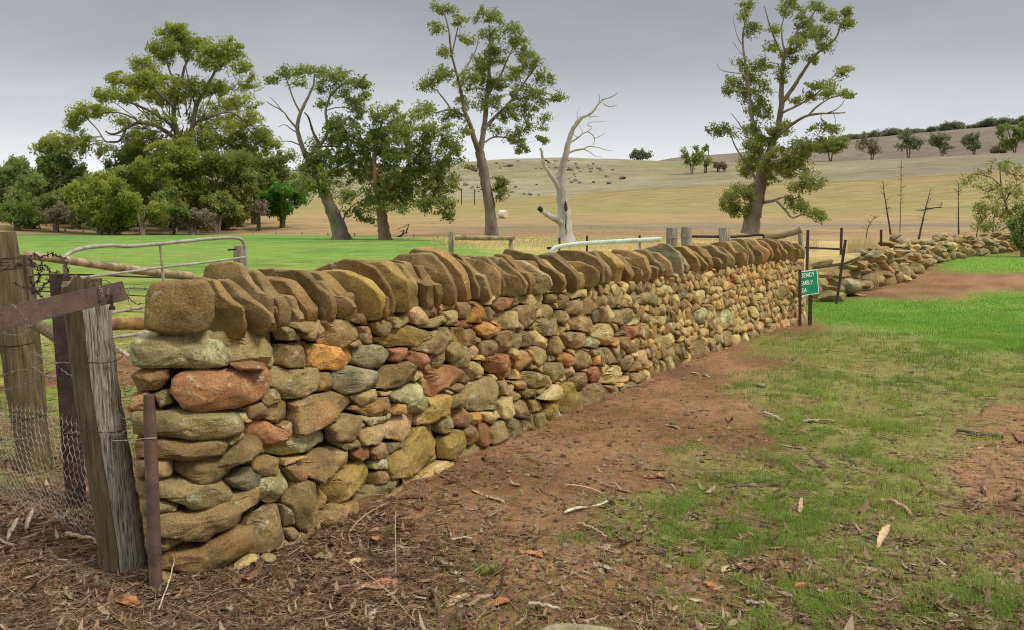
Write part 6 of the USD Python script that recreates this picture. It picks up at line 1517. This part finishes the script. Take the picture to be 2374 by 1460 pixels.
x_, y_, px, py, r = scatter(203, 42000, 760, 1560, (-120, 2500), .8)
iw, of, uu = in_wall(x_, y_)
path = smooth01(1 - np.abs(of - .75) / .75) * (uu > 1.2)                      # swept soil beside the wall
dens = np.clip(.38 + .7 * smooth01((1200 - px) / 500) * smooth01((py - 1000) / 250) + .55 * (px < 420) * (py > 760), 0, 1) * (1 - .85 * path) * np.clip((py - 700) / 500, .25, 1)
dens *= np.clip(.35 + 1.4 * smooth01((fbm2(x_, y_, 2.6, 3, 95) - .4) / .25), 0, 1)
ok = (r.uniform(0, 1, len(x_)) < dens) & ~iw; x_, y_ = x_[ok], y_[ok]
q = np.random.default_rng(6); d = np.hypot(x_, y_); n = len(x_)
L = q.gamma(2.6, .017, n) + .014; W = np.maximum(L * q.uniform(.10, .24, n), d * .0006)
obj('leaf_litter', leaves(x_, y_, L, W, 7), M['litter'], None, col=BC(M['litter'], per=6), kind='stuff', label='dry gum leaves and bark scraps strewn over the soil', category='leaf litter')
# fine twigs
x_, y_, px, py, r = scatter(204, 30000, 790, 1560, (-120, 2500), .75)
iw, of, uu = in_wall(x_, y_); path = smooth01(1 - np.abs(of - .75) / .75) * (uu > 1.2)
dens = np.clip(.22 + .8 * smooth01((1250 - px) / 500) * smooth01((py - 1000) / 250) + .6 * (px < 420), 0, 1) * (1 - .8 * path)
ok = (r.uniform(0, 1, len(x_)) < dens) & ~iw; x_, y_ = x_[ok], y_[ok]; n = len(x_); q = np.random.default_rng(8)
L = q.gamma(2.2, .045, n) + .02; a = q.uniform(0, 2 * np.pi, n); z = ground(x_, y_) + .006
c = np.c_[x_, y_, z]; dv = np.c_[np.cos(a) * L / 2, np.sin(a) * L / 2, q.normal(0, .05, n) * L]; dv2 = np.c_[np.cos(a + .25) * L / 2, np.sin(a + .25) * L / 2, q.normal(0, .05, n) * L + .01 * L]
c[:, 2] += np.abs(dv[:, 2]); wv = np.maximum(.0012, np.hypot(x_, y_) * .00028) * q.uniform(.6, 1.6, n)
obj('fallen_twigs', tubes_mesh(np.vstack([c - dv, c]), np.vstack([c, c + dv2]), np.r_[wv, wv], np.r_[wv, wv * .6], 3), M['twigs'], None, col=BC(M['twigs'], per=6), kind='stuff', label='fine fallen twigs lying criss-cross over the litter', category='twigs')
# grit and clods
x_, y_, px, py, r = scatter(205, 15000, 760, 1560, (-100, 2480), .85)
iw, of, uu = in_wall(x_, y_); ok = ~iw & (of > -.0) | (px < 350) & ~iw; x_, y_ = x_[ok], y_[ok]; n = len(x_); q = np.random.default_rng(9)
s_ = np.maximum(q.gamma(2, .0022, n) + .002, np.hypot(x_, y_) * .0005)
oc = trimesh.creation.icosahedron(); ov = np.array(oc.vertices)
v = (ov[None] * (1 + q.normal(0, .2, (n, 12, 1))) * s_[:, None, None] * np.array([1.2, 1, .7])) + np.c_[x_, y_, ground(x_, y_) + s_ * .3][:, None]
obj('grit', (v.reshape(-1, 3), (np.array(oc.faces)[None] + np.arange(n)[:, None, None] * 12).reshape(-1, 3)), M['gravel'], None, col=BC(M['gravel'], per=12), kind='stuff', label='small grit and clods on the bare soil', category='grit')

# larger pieces of bark, leaves and sticks one can point at
def bark(px, py, Lpx, ang, Wm, curl, mat, name, label, cat, seed, bend=0.0):
    c = G(np.array(float(px)), np.array(float(py))); k = c[1] / F
    p2 = G(np.array(px + math.cos(math.radians(ang)) * Lpx / 2.), np.array(py + math.sin(math.radians(ang)) * Lpx / 2.)); p1 = G(np.array(px - math.cos(math.radians(ang)) * Lpx / 2.), np.array(py - math.sin(math.radians(ang)) * Lpx / 2.))
    up = .0
    d = p2 - p1; L = np.linalg.norm(d)
    if L > Lpx * k * 1.7:                      # foreshortened: the piece rears up instead
        s_ = Lpx * k * 1.45 / L; p1, p2 = c - d * s_ / 2, c + d * s_ / 2; d = p2 - p1; L = np.linalg.norm(d); up = .35
    d /= L; s0 = np.cross([0, 0, 1.0], d); s0 /= np.linalg.norm(s0)
    r = np.random.default_rng(seed); n, m = 12, 7; vs = []
    for i in range(n):
        t_ = i / (n - 1); w = Wm * (math.sin(math.pi * min(1, max(0, t_ * .92 + .05))) ** .55) * (1 + r.normal(0, .06))
        a = np.linspace(-1, 1, m) * curl * (1 + .3 * math.sin(t_ * 5 + seed))
        rad = w / max(2 * curl, .2)
        off = np.sin(a) * rad; hz = (1 - np.cos(a)) * rad
        cc = p1 + d * L * t_ + s0 * bend * L * math.sin(math.pi * t_)
        z = ground(cc[0], cc[1]) + .006 + up * L * t_ * .8 + .02 * L * math.sin(t_ * 6 + seed)
        ring = np.array([cc[0], cc[1], max(z, cc[2] * 0 + z)]) + s0 * off[:, None] + np.array([0, 0, 1.0]) * hz[:, None] + r.normal(0, .0012, (m, 3))
        vs.append(ring)
    top = np.vstack(vs); bot = top - [0, 0, .0028]; v = np.vstack([top, bot]); K = n * m; f = []
    for i in range(n - 1):
        for j in range(m - 1):
            a = i * m + j; f += [(a, a + m, a + m + 1, a + 1), (K + a, K + a + 1, K + a + m + 1, K + a + m)]
    for i in range(n - 1):
        for j, o in ((0, 0), (m - 1, 1)):
            a = i * m + j; f.append((a, K + a, K + a + m, a + m) if o == 0 else (a, a + m, K + a + m, K + a))
    for j in range(m - 1):
        a = j; b = (n - 1) * m + j; f += [(a, a + 1, K + a + 1, K + a), (b, K + b, K + b + 1, b + 1)]
    obj(name, (v, np.array(f)), M[mat], None, smooth=50, label=label, category=cat)
BK = [(871, 1261, 66, 84, .035, .5, 'barkR', 'bark_strip', 'upright rust orange bark flake a little right of the wall base'), (895, 1354, 140, -9, .05, .6, 'barkR', 'bark_strip', 'longest orange bark strip, lying before the near part of the wall'), (1025, 1316, 62, 52, .03, 1.6, 'barkW', 'bark_curl', 'pale rolled bark curl right of the long orange strip'),
      (1059, 1330, 28, 5, .028, .5, 'barkW', 'bark_chip', 'little pale chip touching the rolled bark curl'), (1131, 1152, 80, 22, .04, .9, 'barkT', 'bark_strip', 'tan bark strip with a dark shadow on the swept soil'), (1227, 1285, 66, 14, .045, .6, 'barkR', 'bark_strip', 'orange bark flake under the pale crumpled strip'), (1150, 1403, 80, -14, .05, .7, 'barkR', 'bark_strip', 'arched orange bark flake near the bottom centre'),
      (1062, 1391, 62, -32, .04, .5, 'barkT', 'bark_strip', 'pointed tan bark flake left of the arched orange one'), (864, 1440, 40, -60, .03, 1.3, 'barkW', 'bark_curl', 'pale curl at the bottom edge under the longest orange strip'), (1363, 1177, 112, -16, .04, .9, 'barkW', 'bark_strip', 'large pale crumpled bark strip at the edge of the patchy grass'), (1413, 1331, 60, 48, .035, 1.2, 'barkW', 'bark_curl', 'pale twisted bark piece at the lower left of the grass'),
      (1517, 1107, 50, 2, .055, .6, 'barkR', 'dry_leaf', 'orange dry leaf high up at the left of the grass'), (2046, 1258, 76, -48, .035, .6, 'barkT', 'dry_leaf', 'long tan leaf tilted up at the right of the grass'), (1861, 1367, 76, -18, .05, .8, 'barkR', 'dry_leaf', 'curved orange leaf at the lower middle of the grass'), (1653, 1362, 54, 26, .03, .6, 'barkR', 'dry_leaf', 'narrow pinkish orange leaf left of the curved one'),
      (1698, 1317, 52, -24, .045, .5, 'barkT', 'dry_leaf', 'olive tan leaf among the brightest tufts'), (1856, 1181, 42, -80, .03, .5, 'barkT', 'dry_leaf', 'small tan leaf standing upright in the middle of the grass'), (572, 1350, 46, 60, .05, .8, 'barkR', 'dry_leaf', 'orange leaf lying at the corner stone of the wall'), (527, 1422, 46, 40, .03, 1.3, 'barkW', 'bark_curl', 'pale curl on the litter below the wall corner'),
      (290, 1400, 80, 12, .06, .6, 'barkR', 'bark_strip', 'broad orange bark flake in the litter at the foot of the split post'), (70, 1220, 70, -60, .04, 1.6, 'barkW', 'bark_curl', 'rolled pale bark tube near the black pipe'), (30, 1240, 60, -52, .04, 1.5, 'barkW', 'bark_curl', 'second pale bark tube, at the left edge below the black pipe'), (1838, 1037, 62, 8, .025, .8, 'barkW', 'bark_strip', 'narrow pale bark sliver across the middle of the grass'), (1612, 1394, 48, 16, .03, .9, 'barkW', 'bark_strip', 'small pale sliver near the bottom centre right'),
      (1558, 989, 34, 16, .035, 1.0, 'barkW', 'bark_chip', 'pale chip on the bare soil left of the grass'), (1767, 893, 22, -10, .03, .8, 'barkW', 'bark_chip', 'white chip at the upper edge of the grass'), (1610, 866, 26, 4, .035, .8, 'barkW', 'bark_chip', 'pinkish white scrap on the path halfway along the wall'), (1640, 872, 20, 14, .03, .8, 'barkW', 'bark_chip', 'tiny white scrap right of the pinkish one on the path')]
for i, b in enumerate(BK): bark(*b[:7], b[7], b[8], {'bark_strip': 'bark', 'bark_curl': 'bark', 'bark_chip': 'bark', 'dry_leaf': 'leaf'}[b[7]], 300 + i)
def stick(tab, r0, mat, label, seed):
    P = np.array([G(np.array(float(a)), np.array(float(b))) + [0, 0, r0 + .012 + h] for a, b, h in tab]); P = spline(P, 14); P += np.random.default_rng(seed).normal(0, r0 * .35, P.shape)
    obj('stick', tube(P, np.linspace(r0, r0 * .55, 14), 7, noise=.1, seed=seed), M[mat], None, smooth=50, label=label, category='stick')
for i, (tab, r0, mat, label) in enumerate([([(1860, 980, 0), (1897, 979, 0), (1934, 981, 0)], .011, 'barkW', 'straight white stick at the upper part of the grass'), ([(1772, 961, 0), (1790, 970, .01), (1812, 977, 0)], .011, 'barkW', 'short white stick left of the straight one'), ([(2044, 1166, 0), (2078, 1182, .02), (2114, 1202, 0)], .013, 'barkT', 'greyish stick slanting down at the right of the grass'),
        ([(2215, 1002, 0), (2272, 1012, 0), (2328, 1018, 0)], .014, 'barkD', 'dark stick on bare soil at the right edge'), ([(1225, 1411, 0), (1261, 1417, .01), (1300, 1424, 0)], .009, 'barkW', 'white stick at the bottom right of the arched flake'), ([(1046, 1259, 0), (1069, 1258, .01), (1094, 1255, 0)], .007, 'barkW', 'short white stick above the rolled curl'), ([(1730, 1404, 0), (1752, 1406, 0), (1776, 1404, 0)], .008, 'barkW', 'white stick at the bottom of the grass'),
        ([(155, 1250, 0), (200, 1262, .02), (236, 1272, 0)], .011, 'barkT', 'tan stick in the litter left of the split post'), ([(810, 1238, 0), (850, 1206, .02), (902, 1172, .01)], .004, 'barkT', 'thin tan twig slanting away from the wall foot'), ([(1680, 1134, 0), (1730, 1136, .01), (1772, 1134, 0)], .008, 'barkD', 'dark twig lying level in the upper grass'), ([(1310, 1130, 0), (1345, 1136, .01), (1400, 1150, 0)], .007, 'barkT', 'reddish twig at the left edge of the grass'),
        ([(1340, 1220, 0), (1375, 1240, .02), (1405, 1252, 0)], .007, 'barkT', 'crooked pale twig under the large crumpled strip'), ([(1000, 1372, 0), (1010, 1400, .02), (1020, 1452, 0)], .006, 'barkD', 'dark twig pointing at the viewer at the bottom'), ([(790, 1300, 0), (880, 1370, .02), (960, 1452, .01)], .0035, 'barkT', 'long thin stem crossing the longest orange strip'), ([(918, 1190, 0), (917, 1270, .06), (918, 1338, .0)], .003, 'barkT', 'thin upright looking stem before the wall'),
        ([(368, 1420, 0), (400, 1362, .06), (408, 1325, .1)], .003, 'barkW', 'thin pale twig leaning on the steel stake')]): stick(tab, r0, mat, label, 500 + i)
for i, (a, b, w, h, mat, lab) in enumerate([(1355, 1500, 250, 40, 'G', 'pale flat stone cut by the bottom edge'), (1765, 895, 26, 14, 'G', 'small grey stone at the upper edge of the grass'), (620, 1302, 44, 32, 'g', 'small grey block lying at the foot of the near wall corner'), (826, 1305, 34, 20, 't', 'small tan stone on the soil right of the rust orange flake'), (752, 1290, 50, 14, 'g', 'half buried grey stone before the wall'), (1012, 1095, 28, 20, 'p', 'pinkish stone at the wall foot below the yellow stones')]):
    c = G(np.array(float(a)), np.array(float(b))); k = c[1] / F
    obj('loose_stone', rock(700 + i, c + [0, 0, h * k * .2], (w * k, w * k * .8, h * k * .9), .2, 0, 2, 7), M[mat], None, smooth=38, label=lab, category='stone')
